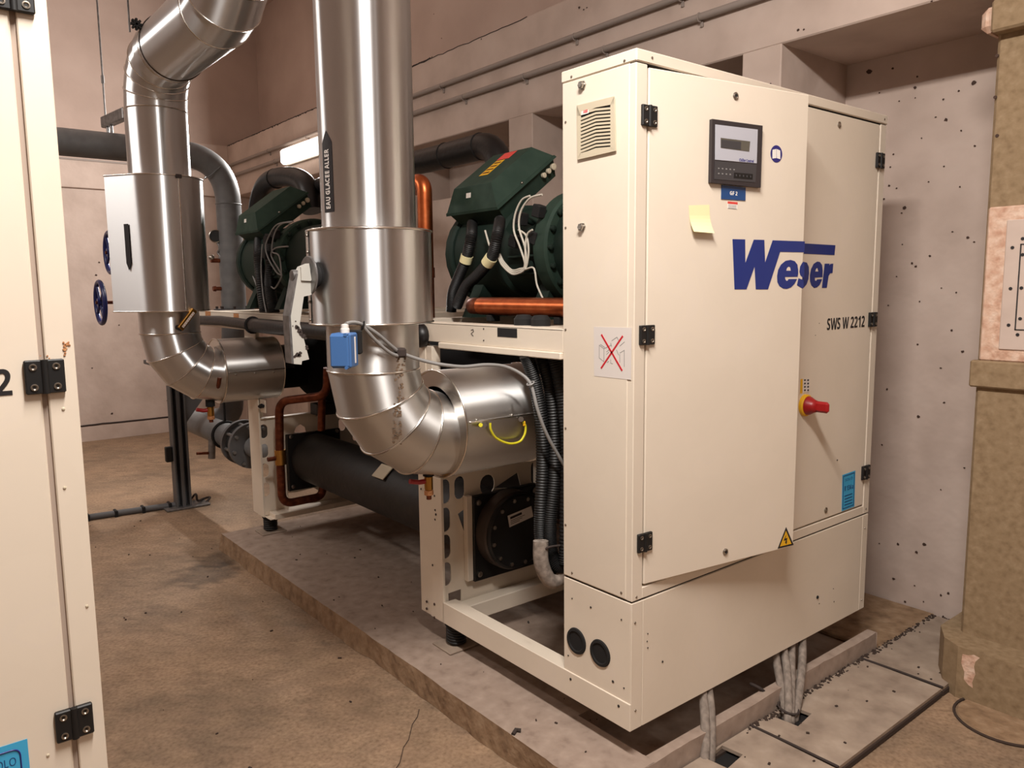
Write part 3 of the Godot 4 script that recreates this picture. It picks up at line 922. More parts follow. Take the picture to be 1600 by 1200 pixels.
	var w0 := part(door_quad([[1228.2, 823.5], [1240, 851.3], [1215, 857.3]], on, n, 0.0006), "voltage_sign", M.ink, dl, "yellow high voltage triangle")
	part(door_quad([[1228.1, 829.5], [1236.6, 849.6], [1218.6, 854.0]], on + n * 0.0006, n, 0.0003), "triangle_field", M.yellow, dl)
	part(trace([[230, 915], [195, 1000], [222, 992], [218, 1015], [210, 1012], [228, 1045], [240, 1003], [232, 1008], [242, 962], [218, 972]], 1200, 720, 8.0, on + n * 0.0009, n, 0.0003), "bolt", M.ink, dl)
	# sticky note: stuck along its top edge, curling away below
	var sn := thing("sticky_note", hit.call(1094, 364), "pale yellow sticky note on the door under the controller", "note")
	var gs := G()
	var rows := 8
	for k in rows:
		var w := float(k) / rows
		var w1 := float(k + 1) / rows
		var e := []
		for ww in [w, w1]:
			var lf: float = 0.0012 + 0.016 * pow(maxf(ww - 0.35, 0.0) / 0.65, 2.0)
			e.append(hit.call(lerpf(1076, 1078.0, ww), lerpf(321, 362.5, ww), 0.0008) + n * lf)
			e.append(hit.call(lerpf(1108, 1110.0, ww), lerpf(320, 365.0, ww), 0.0008) + n * lf)
		gs.quad(e[0], e[1], e[3], e[2], n)
		gs.quad(e[0] - n * 0.0006, e[1] - n * 0.0006, e[3] - n * 0.0006, e[2] - n * 0.0006, -n)
	part(gs, "paper", M.note, sn)
	# big lettering: traced from the photograph onto both doors
	var L := [[[122, 115], [288, 118], [290, 430], [402, 122], [540, 125], [550, 425], [650, 130], [1072, 145], [1068, 288], [748, 282], [588, 775], [428, 775], [412, 475], [305, 775], [148, 775]],
		[[985, 520], [975, 450], [940, 405], [885, 388], [820, 400], [760, 450], [722, 520], [708, 600], [712, 680], [740, 735], [790, 765], [835, 770], [890, 750], [935, 705], [965, 650], [972, 640], [860, 640], [850, 660], [830, 665], [815, 640], [812, 612], [978, 610], [985, 570]],
		[[1068, 413], [1040, 425], [1012, 475], [1002, 545], [1015, 590], [1040, 615], [1062, 628]],
		[[990, 630], [1056, 654], [1056, 748], [1045, 767], [970, 722]]]
	for a in L: part(trace(a, 1130, 360, 8.421, on, n, 0.0006), "lettering", M.logo_blue, dl, "dark blue lettering")
	part(trace([[830, 530], [840, 495], [862, 478], [880, 490], [888, 530]], 1130, 360, 8.421, on + n * 0.0006, n, 0.0002), "letter_eye", M.cream, dl)
	var R := [[[1060, 171], [1475, 195], [1462, 325], [1060, 307]],
		[[1040, 412], [1066, 415], [1100, 425], [1125, 480], [1128, 560], [1120, 640], [1095, 710], [1062, 750], [1040, 765]],
		[[1308, 530], [1300, 455], [1270, 415], [1235, 410], [1190, 440], [1155, 510], [1140, 590], [1142, 670], [1160, 725], [1195, 758], [1230, 750], [1265, 720], [1290, 670], [1300, 640], [1235, 645], [1220, 668], [1205, 655], [1205, 622], [1305, 615]],
		[[1335, 438], [1398, 437], [1396, 465], [1410, 440], [1447, 437], [1437, 562], [1405, 565], [1385, 600], [1362, 755], [1298, 757]]]
	for a in R: part(trace(a, 1130, 360, 8.421, o1, Z, 0.0006), "lettering", M.logo_blue, dr, "dark blue lettering")
	part(trace([[1212, 540], [1222, 505], [1238, 495], [1250, 540]], 1130, 360, 8.421, o1 + Z * 0.0006, Z, 0.0002), "letter_eye", M.cream, dr)
	# ------------------------------------------------ fixed door
	for s in [[1311, 195], [1290, 797]]:
		part(G().lathe([Vector2(0.011, 0), Vector2(0.011, 0.003), Vector2(0.006, 0.005), Vector2(0, 0.002)], pz(s[0], s[1], 0.0), Z, 20), "lock", M.steel, dr)
	var gl := part(door_quad([[1316.3, 742.2], [1336.3, 735.2], [1334.8, 791.2], [1315.0, 799.0]], o1, Z, 0.0006), "gas_label", M.sticker_blue, dr, "light blue gas label")
	var o2 := o1 + Z * 0.0008
	for e in [[[1317.8, 744.5], [1335, 738.4]], [[1335, 738.4], [1333.6, 788.6]], [[1333.6, 788.6], [1316.6, 795.2]], [[1316.6, 795.2], [1317.8, 744.5]]]:
		part(stroke(pp(e[0][0], e[0][1], o2, Z), pp(e[1][0], e[1][1], o2, Z), 0.003, Z), "border_line", M.plate_blue, dr)
	words("SOLO", pp(1320.5, 752.5, o2, Z), pp(1332, 748.6, o2, Z), Vector3(0, 0.011, 0), M.plate_blue, dr, "lettering")
	words("R 134 a", pp(1319.5, 767.5, o2, Z), pp(1333, 763.3, o2, Z), Vector3(0, 0.020, 0), M.plate_blue, dr, "lettering", true)
	for k in 4:
		part(stroke(pp(1319.5, 775.5 + k * 4.6, o2, Z), pp(1331.5, 771.2 + k * 4.6, o2, Z), 0.0035, Z), "printed_line", M.plate_blue, dr)
	# rotary main switch
	var hb := pz(1257, 633, 0.0)
	var sw := part(G().lathe([Vector2(0.040, 0), Vector2(0.040, 0.010), Vector2(0.036, 0.014), Vector2(0, 0.014)], hb, Z, 32), "main_switch", M.yellow, t, "red rotary switch on a yellow collar")
	part(G().lathe([Vector2(0.034, 0.013), Vector2(0.033, 0.022), Vector2(0.024, 0.038), Vector2(0.021, 0.048), Vector2(0, 0.05)], hb, Z, 32, true), "knob", M.handle_red, sw)
	part(G().box(hb + Vector3(0, 0, 0.066), Vector3(0.020, 0.040, 0.058), 0.008), "grip", M.handle_red, sw)
	part(G().span(pz(1250, 615, 0.0005), pz(1254.5, 592, 0.0013)), "caution_strip", M.yellow, dr)
	part(G().span(pz(1255, 614, 0.0005), pz(1265, 592, 0.0013)), "caution_text_strip", M.label_white, dr)
	for k in 2:
		for j in 4:
			part(G().span(pz(1256.3 + k * 5, 611 - j * 5.2, 0.0012), pz(1259 + k * 5, 608.2 - j * 5.2, 0.0018)), "printed_mark", M.ink, dr)
	screw_head(t, pz(1277, 933, 0.0), Z, 0.007, M.matt_black)
	# ------------------------------------------------ aisle side panel (x = 0)
	var X := Vector3.LEFT
	var ox := Vector3(-0.0004, 0, 0)
	part(G().span(Vector3(-0.002, 0.616, -0.298), Vector3(0.002, 2.163, -0.024), 0.0015), "side_panel", M.cream, t)
	for s in [[884, 191], [884, 356], [884, 515], [884, 669], [884, 820], [894, 895], [971, 926]]:
		screw_head(t, px(s[0], s[1], -0.002), X)
	for s in [[893, 120], [976, 95]]:
		screw_head(t, px(s[0], s[1], -0.003), X)
	for s in [[892, 1061], [967, 1103]]:
		screw_head(t, px(s[0], s[1], -0.003), X, 0.005, M.gap)
	for s in [[911, 133.5], [910.5, 355]]:
		part(G().lathe([Vector2(0.0135, 0), Vector2(0.0135, 0.004), Vector2(0.011, 0.004), Vector2(0.011, 0.013), Vector2(0.008, 0.015), Vector2(0, 0.015)], px(s[0], s[1], -0.002), X, 6), "hex_plug", M.steel, t)
	# vent grille
	var gsx := 8.275
	var oa := Vector3(-0.002, 0, 0)
	var vg := part(trace([[62, 415], [545, 295], [562, 1000], [70, 1115]], 895, 115, gsx, oa, X, 0.004), "vent_grille", M.beige, t, "beige slatted vent grille")
	var ob := Vector3(-0.006, 0, 0)
	part(trace([[100, 540], [215, 470], [305, 425], [500, 395], [500, 950], [305, 965], [100, 1030]], 895, 115, gsx, ob, X, 0.0003), "dark_slots", M.matt_black, vg)
	for k in 12:
		var dy := 46.4 * k
		var lx := 108.0 if k > 0 else 212.0
		var ly := 574.0 if k > 0 else 520.0
		part(trace([[lx, ly + dy - 46.4 + 3], [305, 454 + dy], [500, 437 + dy], [500, 464 + dy], [305, 481 + dy], [lx, ly + dy - 46.4 + 32]], 895, 115, gsx, ob, X, 0.003), "louver", M.beige, vg)
	part(trace([[62, 415], [545, 295], [545, 395], [305, 440], [212, 485], [108, 545], [64, 560]], 895, 115, gsx, ob, X, 0.0032), "grille_border", M.beige, vg)
	part(trace([[62, 415], [108, 540], [108, 1040], [70, 1115]], 895, 115, gsx, ob, X, 0.0032), "grille_border", M.beige, vg)
	part(trace([[496, 400], [545, 295], [562, 1000], [496, 960]], 895, 115, gsx, ob, X, 0.0032), "grille_border", M.beige, vg)
	part(trace([[70, 1115], [108, 1030], [305, 978], [496, 955], [562, 1000]], 895, 115, gsx, ob, X, 0.0032), "grille_border", M.beige, vg)
	part(trace([[110, 490], [205, 468], [205, 512], [110, 538]], 895, 115, gsx, ob + X * 0.0033, X, 0.0004), "maker_plate", M.white, vg)
	words("ABB", pp(895 + 135 / gsx, 115 + 515 / gsx, ob + X * 0.004, X), pp(895 + 190 / gsx, 115 + 502 / gsx, ob + X * 0.004, X), Vector3(0, 0.0085, 0), M.red, vg, "lettering", true)
	# pictogram: do not stand here
	var pg := part(door_quad([[928, 510.5], [987, 512], [986, 593.5], [928.5, 587.5]], oa, X, 0.0008), "warning_sign", M.label_white, t, "white warning sign with a red cross")
	var oq := oa + X * 0.0009
	for e in [[[195, 470], [195, 710]], [[195, 470], [285, 540]], [[285, 540], [285, 780]], [[195, 710], [285, 780]], [[285, 540], [420, 470]], [[410, 430], [430, 500]], [[430, 390], [530, 320]], [[530, 320], [560, 390]], [[580, 490], [670, 410]], [[580, 640], [580, 800]], [[665, 560], [665, 880]], [[580, 620], [665, 570]], [[410, 740], [410, 810]], [[410, 810], [450, 820]], [[520, 560], [560, 660]], [[330, 650], [380, 600]], [[330, 600], [380, 560]], [[340, 800], [380, 770]], [[215, 455], [300, 515]]]:
		part(stroke(pp(920 + e[0][0] / 12.0, 500 + e[0][1] / 12.0, oq, X), pp(920 + e[1][0] / 12.0, 500 + e[1][1] / 12.0, oq, X), 0.0016, X, 0.0003), "drawn_line", M.cable_grey, pg)
	for e in [[[237, 272], [627, 952]], [[638, 300], [232, 905]]]:
		part(stroke(pp(920 + e[0][0] / 12.0, 500 + e[0][1] / 12.0, oq, X), pp(920 + e[1][0] / 12.0, 500 + e[1][1] / 12.0, oq, X), 0.0055, X, 0.0008), "cross_bar", M.red, pg)
	# rubber plugs low on the side
	for s in [[901, 1001.5], [938, 1020.5]]:
		part(G().lathe([Vector2(0.044, 0), Vector2(0.042, 0.005), Vector2(0.034, 0.006), Vector2(0.031, 0.002), Vector2(0, 0.002)], px(s[0], s[1], 0.0), X, 32), "rubber_plug", M.matt_black, t)
	# scuffs: bare specks in the paint
	var sc := G()
	for s in [[894, 935, 3], [923, 949, 4], [971, 968, 3], [958, 1065, 5], [975, 1075, 3], [974, 1108, 4], [962, 1112, 3], [888, 1024, 3]]:
		ding(sc, px(s[0], s[1], -0.0006), X, s[2] * 0.0012)
	for s in [[1035, 1034, 5], [1012, 990, 3], [1011, 1002, 3], [1012, 1012, 3], [1302, 920, 3], [1303, 940, 3], [1280, 943, 3], [1027, 858, 3], [1038, 867, 3], [1027, 883, 3], [1308, 719, 4], [1280, 505, 2], [1274, 524, 2], [1197, 260, 3], [1194, 268, 3]]:
		ding(sc, pz(s[0], s[1], 0.0004), Z, s[2] * 0.0011)
	tag(part(sc, "paint_scuffs", M.gap, t), "", "", "", "stuff")

# ---------------------------------------------------------------- frame of the chiller
func slot2d(c: Vector2, w: float, h: float) -> PackedVector2Array:
	var p := PackedVector2Array()
	for k in 8:
		var a := PI * k / 7.0
		p.append(c + Vector2(cos(a) * w * 0.5, (h - w) * 0.5 + sin(a) * w * 0.5))
	for k in 8:
		var a := PI + PI * k / 7.0
		p.append(c + Vector2(cos(a) * w * 0.5, -(h - w) * 0.5 + sin(a) * w * 0.5))
	return p
func sheet(parent: Node3D, called: String, outline: Array, z: float, thick: float, cuts: Array, m: Material):
	# a flat sheet in the plane z with punched openings
	var o := origin_of(parent)
	var c := CSGCombiner3D.new()
	c.name = called
	parent.add_child(c, true)
	c.material_override = m
	var b := CSGPolygon3D.new()
	b.name = "sheet"
	b.polygon = PackedVector2Array(outline)
	b.depth = thick
	b.position = Vector3(0, 0, z + thick * 0.5) - o
	b.material = m
	c.add_child(b)
	for k in cuts:
		var h := CSGPolygon3D.new()
		h.name = "opening"
		h.polygon = k
		h.depth = thick * 6.0
		h.operation = CSGShape3D.OPERATION_SUBTRACTION
		h.position = Vector3(0, 0, z + thick * 3.0) - o
		h.material = m
		c.add_child(h, true)
func p2(u: float, v: float, z: float) -> Vector2:
	var q := pz(u, v, z)
	return Vector2(q.x, q.y)

func chiller_frame():
	var t := thing("chiller_frame", Vector3(0.6, 0.2, -1.6), "cream steel chiller frame with slotted end panels and a long top rail", "machine frame")
	var m: Material = M.cream
	# posts on the aisle side: folded channel with a crease
	for z in [[-1.19, -1.015], [-3.12, -2.945]]:
		part(G().span(Vector3(0, 0.2, z[0]), Vector3(0.006, 1.325, z[0] + 0.078), 0.0015), "post_flange", m, t)
		part(G().span(Vector3(-0.004, 0.2, z[0] + 0.08), Vector3(0.004, 1.325 if z[0] < -2 else 0.80, z[1]), 0.0015), "post_face", m, t)
		part(G().span(Vector3(0.0, 0.2, z[1] - 0.005), Vector3(0.008, 0.80, z[1]), 0.0015), "post_return", m, t)
		part(G().span(Vector3(0.004, 0.80, z[0] + 0.02), Vector3(0.045, 1.325, z[0] + 0.12), 0.002), "upper_post", m, t)
		part(G().span(Vector3(1.39, 0.2, z[0]), Vector3(1.434, 1.33, z[1]), 0.002), "wall_side_post", m, t)
	# bottom beams
	part(G().span(Vector3(-0.004, 0.2, -1.02), Vector3(0.002, 0.288, 0.0), 0.0015), "bottom_beam", m, t)
	part(G().span(Vector3(0.0, 0.278, -1.02), Vector3(0.06, 0.286, -0.301), 0.002), "beam_flange", m, t)
	part(G().span(Vector3(0.0, 0.2, -1.02), Vector3(0.06, 0.206, -0.30), 0.002), "beam_flange", m, t)
	part(G().span(Vector3(0.03, 0.2, -1.02), Vector3(1.40, 0.268, -0.955), 0.003), "cross_beam", m, t)
	part(G().span(Vector3(0.03, 0.2, -3.0), Vector3(1.40, 0.232, -2.85), 0.003), "cross_beam", m, t)
	part(G().span(Vector3(0.004, 0.2, -3.11), Vector3(0.16, 0.207, -2.86), 0.002), "foot_plate", m, t)
	# slotted end panels
	var z1 := -1.03
	var cuts := []
	for s in [[717.5, 762, 0.05, 0.095], [761, 757, 0.075, 0.085], [836, 738, 0.05, 0.105]]:
		cuts.append(slot2d(p2(s[0], s[1], z1), s[2], s[3]))
	cuts.append(PackedVector2Array([p2(715, 803, z1), p2(730, 791, z1), p2(731, 849, z1)]))
	cuts.append(PackedVector2Array([p2(771, 763, z1), p2(808, 738, z1), p2(814, 762, z1)]))
	cuts.append(PackedVector2Array([p2(700, 927, z1), p2(720, 920, z1), p2(720, 938, z1), p2(701, 945, z1)]))
	for s in [[694.5, 768], [695, 812], [695.5, 854], [696.5, 897]]:
		cuts.append(slot2d(p2(s[0], s[1], z1), 0.05, 0.10))
	sheet(t, "end_panel", [Vector2(0.004, 0.21), Vector2(0.545, 0.21), Vector2(0.545, 0.80), Vector2(0.004, 0.80)], z1, 0.004, cuts, m)
	part(G().span(Vector3(0.004, 0.797, z1 - 0.03), Vector3(0.545, 0.801, z1 + 0.004), 0.001), "panel_lip", m, t)
	part(G().span(Vector3(0.541, 0.21, z1 - 0.06), Vector3(0.546, 0.80, z1 + 0.003), 0.001), "panel_return", m, t)
	var z2 := -2.95
	cuts = []
	for s in [[411.5, 674, 0.05, 0.085], [412.6, 704.5, 0.05, 0.085], [413.5, 735, 0.05, 0.085], [415, 765, 0.05, 0.085], [534, 663, 0.045, 0.08], [555, 680, 0.04, 0.07], [567, 699, 0.035, 0.06]]:
		cuts.append(slot2d(p2(s[0], s[1], z2), s[2], s[3]))
	cuts.append(PackedVector2Array([p2(459, 676, z2), p2(462, 668, z2), p2(469, 663, z2), p2(476, 667, z2), p2(478, 676, z2)]))
	cuts.append(PackedVector2Array([p2(463, 769, z2), p2(490, 762, z2), p2(501, 768, z2), p2(500, 779, z2), p2(480, 788, z2), p2(452, 792, z2), p2(450, 770, z2)]))
	sheet(t, "end_panel", [Vector2(0.004, 0.21), Vector2(0.93, 0.21), Vector2(0.93, 0.80), Vector2(0.004, 0.80)], z2, 0.004, cuts, m)
	part(G().span(Vector3(0.004, 0.797, z2 - 0.03), Vector3(0.93, 0.801, z2 + 0.02), 0.001), "panel_lip", m, t)
	part(G().box(Vector3(0.006, 0.88, -2.89), Vector3(0.008, 0.075, 0.075), 0.002), "clamp_plate", m, t)
	part(G().tube([Vector3(0.0, 0.875, -2.91), Vector3(-0.012, 0.88, -2.9), Vector3(-0.012, 0.89, -2.87), Vector3(0, 0.88, -2.86)], 0.01, 8), "clamp_screw", M.matt_black, t)
	# long top rails
	for x in [0.0, 1.39]:
		part(G().span(Vector3(x, 1.345, -3.96), Vector3(x + 0.005, 1.418, -0.301), 0.0015), "top_rail", m, t)
		part(G().span(Vector3(x, 1.413, -3.96), Vector3(x + 0.09, 1.419, -0.301), 0.0015), "rail_flange", m, t)
		part(G().span(Vector3(x - 0.012, 1.322, -1.0), Vector3(x + 0.02, 1.345, -0.301), 0.003), "rail_lip", m, t)
		part(G().span(Vector3(x, 1.318, -3.96), Vector3(x + 0.03, 1.335, -1.12), 0.003), "rail_lip", m, t)
	for z in [-3.9, -3.0, -2.3, -1.5, -0.5]:
		part(G().span(Vector3(0.06, 1.35, z - 0.05), Vector3(1.39, 1.416, z + 0.05), 0.003), "rail_tie", m, t)
	# openings and marks on the near rail
	part(G().span(px(777, 512, -0.0012) , px(808, 528, -0.0004)), "cable_opening", M.matt_black, t)
	for s in [[755.8, 514], [755.8, 532]]: screw_head(t, px(s[0], s[1], -0.0004), Vector3.LEFT, 0.003, M.gap)
	part(G().tube([px(736, 516, -0.001), px(739, 514.5, -0.001), px(740, 518, -0.001), px(736, 521, -0.001), px(739.5, 525, -0.001)], 0.0012, 5), "pen_mark", M.ink, t)
	for s in [[325, 486.5, 494], [369, 490, 496]]:
		part(G().span(px(s[0] - 4, s[2], -0.002), px(s[0] + 4, s[1], 0.0)), "packing_strip", M.rust, t)
	for s in [[667, 940], [667, 951], [679, 944], [679, 965], [787, 731, 1]]:
		if s.size() == 2: screw_head(t, px(s[0], s[1], -0.004), Vector3.LEFT, 0.006, M.chip)
	screw_head(t, px(826, 972, -0.004), Vector3.LEFT, 0.005, M.gap)
	var gs := G()
	for s in [[680, 797, 3], [681, 804, 4], [680, 812, 3], [669, 772, 3], [658, 764, 3], [676, 883, 3], [679, 775, 3]]:
		ding(gs, px(s[0], s[1], -0.0042), Vector3.LEFT, s[2] * 0.0022)
	tag(part(gs, "paint_scuffs", M.gap, t), "", "", "", "stuff")
	# springs under the posts
	var sp := thing("spring_mount", Vector3(0.045, 0.1, -1.0), "black coil spring mount on a square plate under the slotted near post", "spring mount", "spring mounts under the chiller frame")
	var o := Vector3(0.045, 0.1, -1.0)
	part(G().box(o + Vector3(0, 0.004, 0), Vector3(0.15, 0.008, 0.13), 0.002), "foot_plate", M.cover, sp)
	part(G().cyl(o + Vector3(0, 0.008, 0), o + Vector3(0, 0.098, 0), 0.028, 20), "core", M.matt_black, sp)
	var cl := []
	for k in 6 * 20 + 1:
		var a := TAU * k / 20.0
		cl.append(o + Vector3(cos(a) * 0.036, 0.016 + 0.072 * k / 120.0, sin(a) * 0.036))
	part(G().tube(cl, 0.0062, 8), "coil", M.black, sp)
	part(G().cyl(o + Vector3(0, 0.09, 0), o + Vector3(0, 0.099, 0), 0.046, 20), "top_cup", M.matt_black, sp)
	copy_of(sp, Vector3(0, 0, -1.97), "black coil spring mount on a square plate under the far post")
	copy_of(sp, Vector3(1.35, 0, 0), "black coil spring mount on the wall side of the chiller")
	copy_of(sp, Vector3(1.35, 0, -1.97), "black coil spring mount at the far wall-side corner")

# ---------------------------------------------------------------- condenser and evaporator
func vessels():
	var t := thing("condenser", Vector3(0.31, 0.34, -1.9), "black shell condenser with bolted round head low in the frame", "condenser")
	var c := Vector3(0.31, 0.53, 0)
	part(G().cyl(c + Vector3(0, 0, -2.90), c + Vector3(0, 0, -1.03), 0.152, 40), "shell", M.vessel, t)
	part(G().box(c + Vector3(0, -0.005, -1.005), Vector3(0.345, 0.36, 0.03), 0.003), "tube_plate", M.black, t)
	part(G().box(c + Vector3(0, -0.01, -2.895), Vector3(0.345, 0.345, 0.03), 0.003), "tube_plate", M.black, t)
	part(G().span(Vector3(0.11, 0.35, -1.026), Vector3(0.138, 0.71, -1.0), 0.002), "cream_edge", M.cream, t)
	part(G().lathe([Vector2(0.165, 0), Vector2(0.165, 0.06), Vector2(0.158, 0.066), Vector2(0.0, 0.066)], c + Vector3(0, 0.015, -0.992), Vector3.BACK, 48), "head", M.head, t)
	part(G().lathe([Vector2(0.158, 0.066), Vector2(0.158, 0.078), Vector2(0.150, 0.084), Vector2(0, 0.09)], c + Vector3(0, 0.015, -0.992), Vector3.BACK, 48), "head_cover", M.black, t)
	for k in 12:
		var a := TAU * k / 12.0 + 0.2
		var p := c + Vector3(cos(a) * 0.138, 0.015 + sin(a) * 0.138, -0.91)
		part(G().lathe([Vector2(0.009, 0), Vector2(0.009, 0.008), Vector2(0, 0.009)], p, Vector3.BACK, 6), "bolt", M.steel, t)
	for s in [[-0.15, 0.15], [-0.15, -0.155], [0.15, 0.15], [0.15, -0.155]]:
		for z in [-0.99, -2.88]:
			part(G().lathe([Vector2(0.012, 0), Vector2(0.012, 0.008), Vector2(0.006, 0.01), Vector2(0, 0.01)], c + Vector3(s[0], s[1], z), Vector3.BACK, 12), "bolt", M.steel, t)
	var o := Vector3(0, 0, -0.902)
	var np := part(door_quad([[793, 806], [830, 790.5], [833, 807], [796, 824]], o, Vector3.BACK, 0.001), "name_plate", M.label_white, t, "white data plate")
	part(door_quad([[797, 808], [815, 800], [815.5, 803.5], [797.5, 811.5]], o + Vector3(0, 0, 0.001), Vector3.BACK, 0.0004), "bar_code", M.ink, np)
	for k in 3:
		part(door_quad([[798, 813.5 + k * 2.6], [820 - k * 4, 804 + k * 4.4], [820 - k * 4, 804.8 + k * 4.4], [798, 814.3 + k * 2.6]], o + Vector3(0, 0, 0.001), Vector3.BACK, 0.0004), "printed_line", M.soot, np)
	var q := Vector3(0.20, 0.645, -1.85)
	part(G().box(q + Vector3(0, 0.002, 0), Vector3(0.08, 0.006, 0.11), 0.001, Basis(Vector3.BACK, 0.72)), "tag_plate", M.beige, t)

	copy_of(t, Vector3(0.64, 0, 0), "second black shell condenser on the wall side of the frame")
	var e := thing("evaporator", Vector3(0.52, 0.84, -1.9), "dark insulated evaporator drum lying across the frame above the condenser", "evaporator")
	var ce := Vector3(0.52, 1.08, 0)
	part(G().lathe([Vector2(0, 0), Vector2(0.22, 0), Vector2(0.235, 0.015), Vector2(0.235, 2.64), Vector2(0.22, 2.655), Vector2(0, 2.655)], ce + Vector3(0, 0, -3.12), Vector3.BACK, 40), "drum", M.lagging, e)
	for z in [-0.70, -3.0]:
		part(G().cyl(Vector3(0.12, 1.09, z), Vector3(0.36, 1.09, z), 0.13, 28), "nozzle", M.lagging, e)
	part(G().span(Vector3(0.30, 0.80, -2.9), Vector3(0.74, 0.87, -2.80), 0.004), "saddle", M.vessel, e)
	part(G().span(Vector3(0.30, 0.80, -1.12), Vector3(0.74, 0.87, -1.04), 0.004), "saddle", M.vessel, e)
	for s in [[0.26, -2.35], [0.27, -2.0], [0.26, -1.6]]:
		part(G().ring(Vector3(0.52, 1.08, s[1]), Vector3.BACK, 0.236, 0.005, 40, 6), "strap", M.soot, e)

	var rc := thing("liquid_receiver", Vector3(1.08, 0.86, -1.9), "dark insulated receiver drum behind the evaporator on the wall side", "receiver")
	part(G().lathe([Vector2(0, 0), Vector2(0.20, 0), Vector2(0.22, 0.02), Vector2(0.22, 2.5), Vector2(0.20, 2.52), Vector2(0, 2.52)], Vector3(1.08, 1.08, -3.05), Vector3.BACK, 36), "drum", M.lagging, rc)
	for z in [-2.85, -1.08]:
		part(G().span(Vector3(0.86, 0.80, z - 0.04), Vector3(1.30, 0.88, z + 0.04), 0.004), "saddle", M.vessel, rc)

# ---------------------------------------------------------------- compressors
func compressors():
	var ax := Vector3(0.62, 1.71, 0)
	var t := thing("screw_compressor", Vector3(0.62, 1.42, -1.2), "dark green screw compressor with yellow and red stickers on its sloping terminal box", "compressor")
	part(G().lathe([Vector2(0, 0), Vector2(0.11, 0.0), Vector2(0.16, 0.015), Vector2(0.197, 0.05), Vector2(0.205, 0.09), Vector2(0.205, 0.40), Vector2(0.19, 0.42), Vector2(0.19, 0.70), Vector2(0, 0.70)], ax + Vector3(0, 0, -1.58), Vector3.BACK, 48, false), "motor_housing", M.dark_green, t)
	part(G().lathe([Vector2(0.13, 0), Vector2(0.218, 0), Vector2(0.222, 0.006), Vector2(0.222, 0.04), Vector2(0.212, 0.05), Vector2(0.13, 0.05)], ax + Vector3(0, 0, -1.55), Vector3.BACK, 24), "motor_cover_rim", M.dark_green, t)
	var fl := part(G().lathe([Vector2(0.1, 0), Vector2(0.232, 0), Vector2(0.236, 0.006), Vector2(0.236, 0.07), Vector2(0.226, 0.08), Vector2(0.1, 0.08)], ax + Vector3(0, 0, -0.90), Vector3.BACK, 56), "flange", M.green, t)
	part(G().lathe([Vector2(0.195, 0), Vector2(0.195, 0.28), Vector2(0.15, 0.34), Vector2(0, 0.34)], ax + Vector3(0, 0, -0.82), Vector3.BACK, 40), "rotor_housing", M.dark_green, t)
	for k in 18:
		var a := TAU * k / 18.0
		var p := ax + Vector3(cos(a) * 0.214, sin(a) * 0.214, -0.82)
		part(G().lathe([Vector2(0.013, 0), Vector2(0.013, 0.014), Vector2(0.006, 0.018), Vector2(0, 0.018)], p, Vector3.BACK, 6), "bolt", M.dark_green, fl)
	# ribs and bosses on the casing
	for y in [-0.10, -0.03, 0.05]:
		part(G().box(ax + Vector3(-sqrt(0.19 * 0.19 - y * y) - 0.004, y, -1.0), Vector3(0.03, 0.012, 0.20), 0.004), "rib", M.dark_green, t)
	part(G().ring(ax + Vector3(0, 0, -1.20), Vector3.BACK, 0.198, 0.008, 48, 8), "rib", M.dark_green, t)
	part(G().lathe([Vector2(0.022, 0), Vector2(0.022, 0.02), Vector2(0.013, 0.022), Vector2(0.011, 0.008), Vector2(0, 0.008)], ax + Vector3(-0.19, -0.07, -0.965), Vector3.LEFT, 20), "boss", M.dark_green, t)
	for z in [-1.42, -0.95]:
		part(G().prism([Vector3(0.40, 1.419, z), Vector3(0.84, 1.419, z), Vector3(0.76, 1.58, z), Vector3(0.48, 1.58, z)], Vector3(0, 0, 0.07)), "foot", M.dark_green, t)
	# sloping terminal box
	var A := Vector3(0.40, 1.889, -1.528)
	var B := Vector3(0.33, 0.245, 0).normalized()
	var nn := Vector3(-B.y, B.x, 0)
	var L := 0.383
	var T := 0.411
	var q := func(s: float, w: float, h: float) -> Vector3: return A + Vector3(0, 0, s) + B * w + nn * h
	var frus := func(r0: Array, h0: float, r1: Array, h1: float) -> Geo:
		var g := G()
		var lo := [q.call(r0[0], r0[2], h0), q.call(r0[1], r0[2], h0), q.call(r0[1], r0[3], h0), q.call(r0[0], r0[3], h0)]
		var hi := [q.call(r1[0], r1[2], h1), q.call(r1[1], r1[2], h1), q.call(r1[1], r1[3], h1), q.call(r1[0], r1[3], h1)]
		g.quad(lo[0], lo[1], lo[2], lo[3], -nn)
		g.quad(hi[0], hi[1], hi[2], hi[3], nn)
		var cc: Vector3 = (lo[0] + lo[2] + hi[0] + hi[2]) * 0.25
		for k in 4:
			var j := (k + 1) % 4
			g.quad(lo[k], lo[j], hi[j], hi[k], (lo[k] + hi[j]) * 0.5 - cc)
		return g
	var tb := part(frus.call([0.02, L - 0.035, 0.03, T - 0.02], -0.085, [0.008, L - 0.008, 0.008, T - 0.008], -0.004), "terminal_box", M.green, t)
	part(frus.call([-0.004, L + 0.004, -0.004, T + 0.004], -0.006, [0.0, L, 0.0, T], 0.006), "lip", M.green, tb)
	part(frus.call([0.004, L - 0.004, 0.004, T - 0.004], 0.006, [0.050, L - 0.055, 0.075, T - 0.05], 0.085), "cover", M.green, tb)
	var yel := G().prism([q.call(0.15, 0.16, 0.0855), q.call(0.215, 0.16, 0.0855), q.call(0.215, 0.285, 0.0855), q.call(0.15, 0.285, 0.0855)], nn * 0.0008)
	part(yel, "warning_sticker", M.yellow, tb)
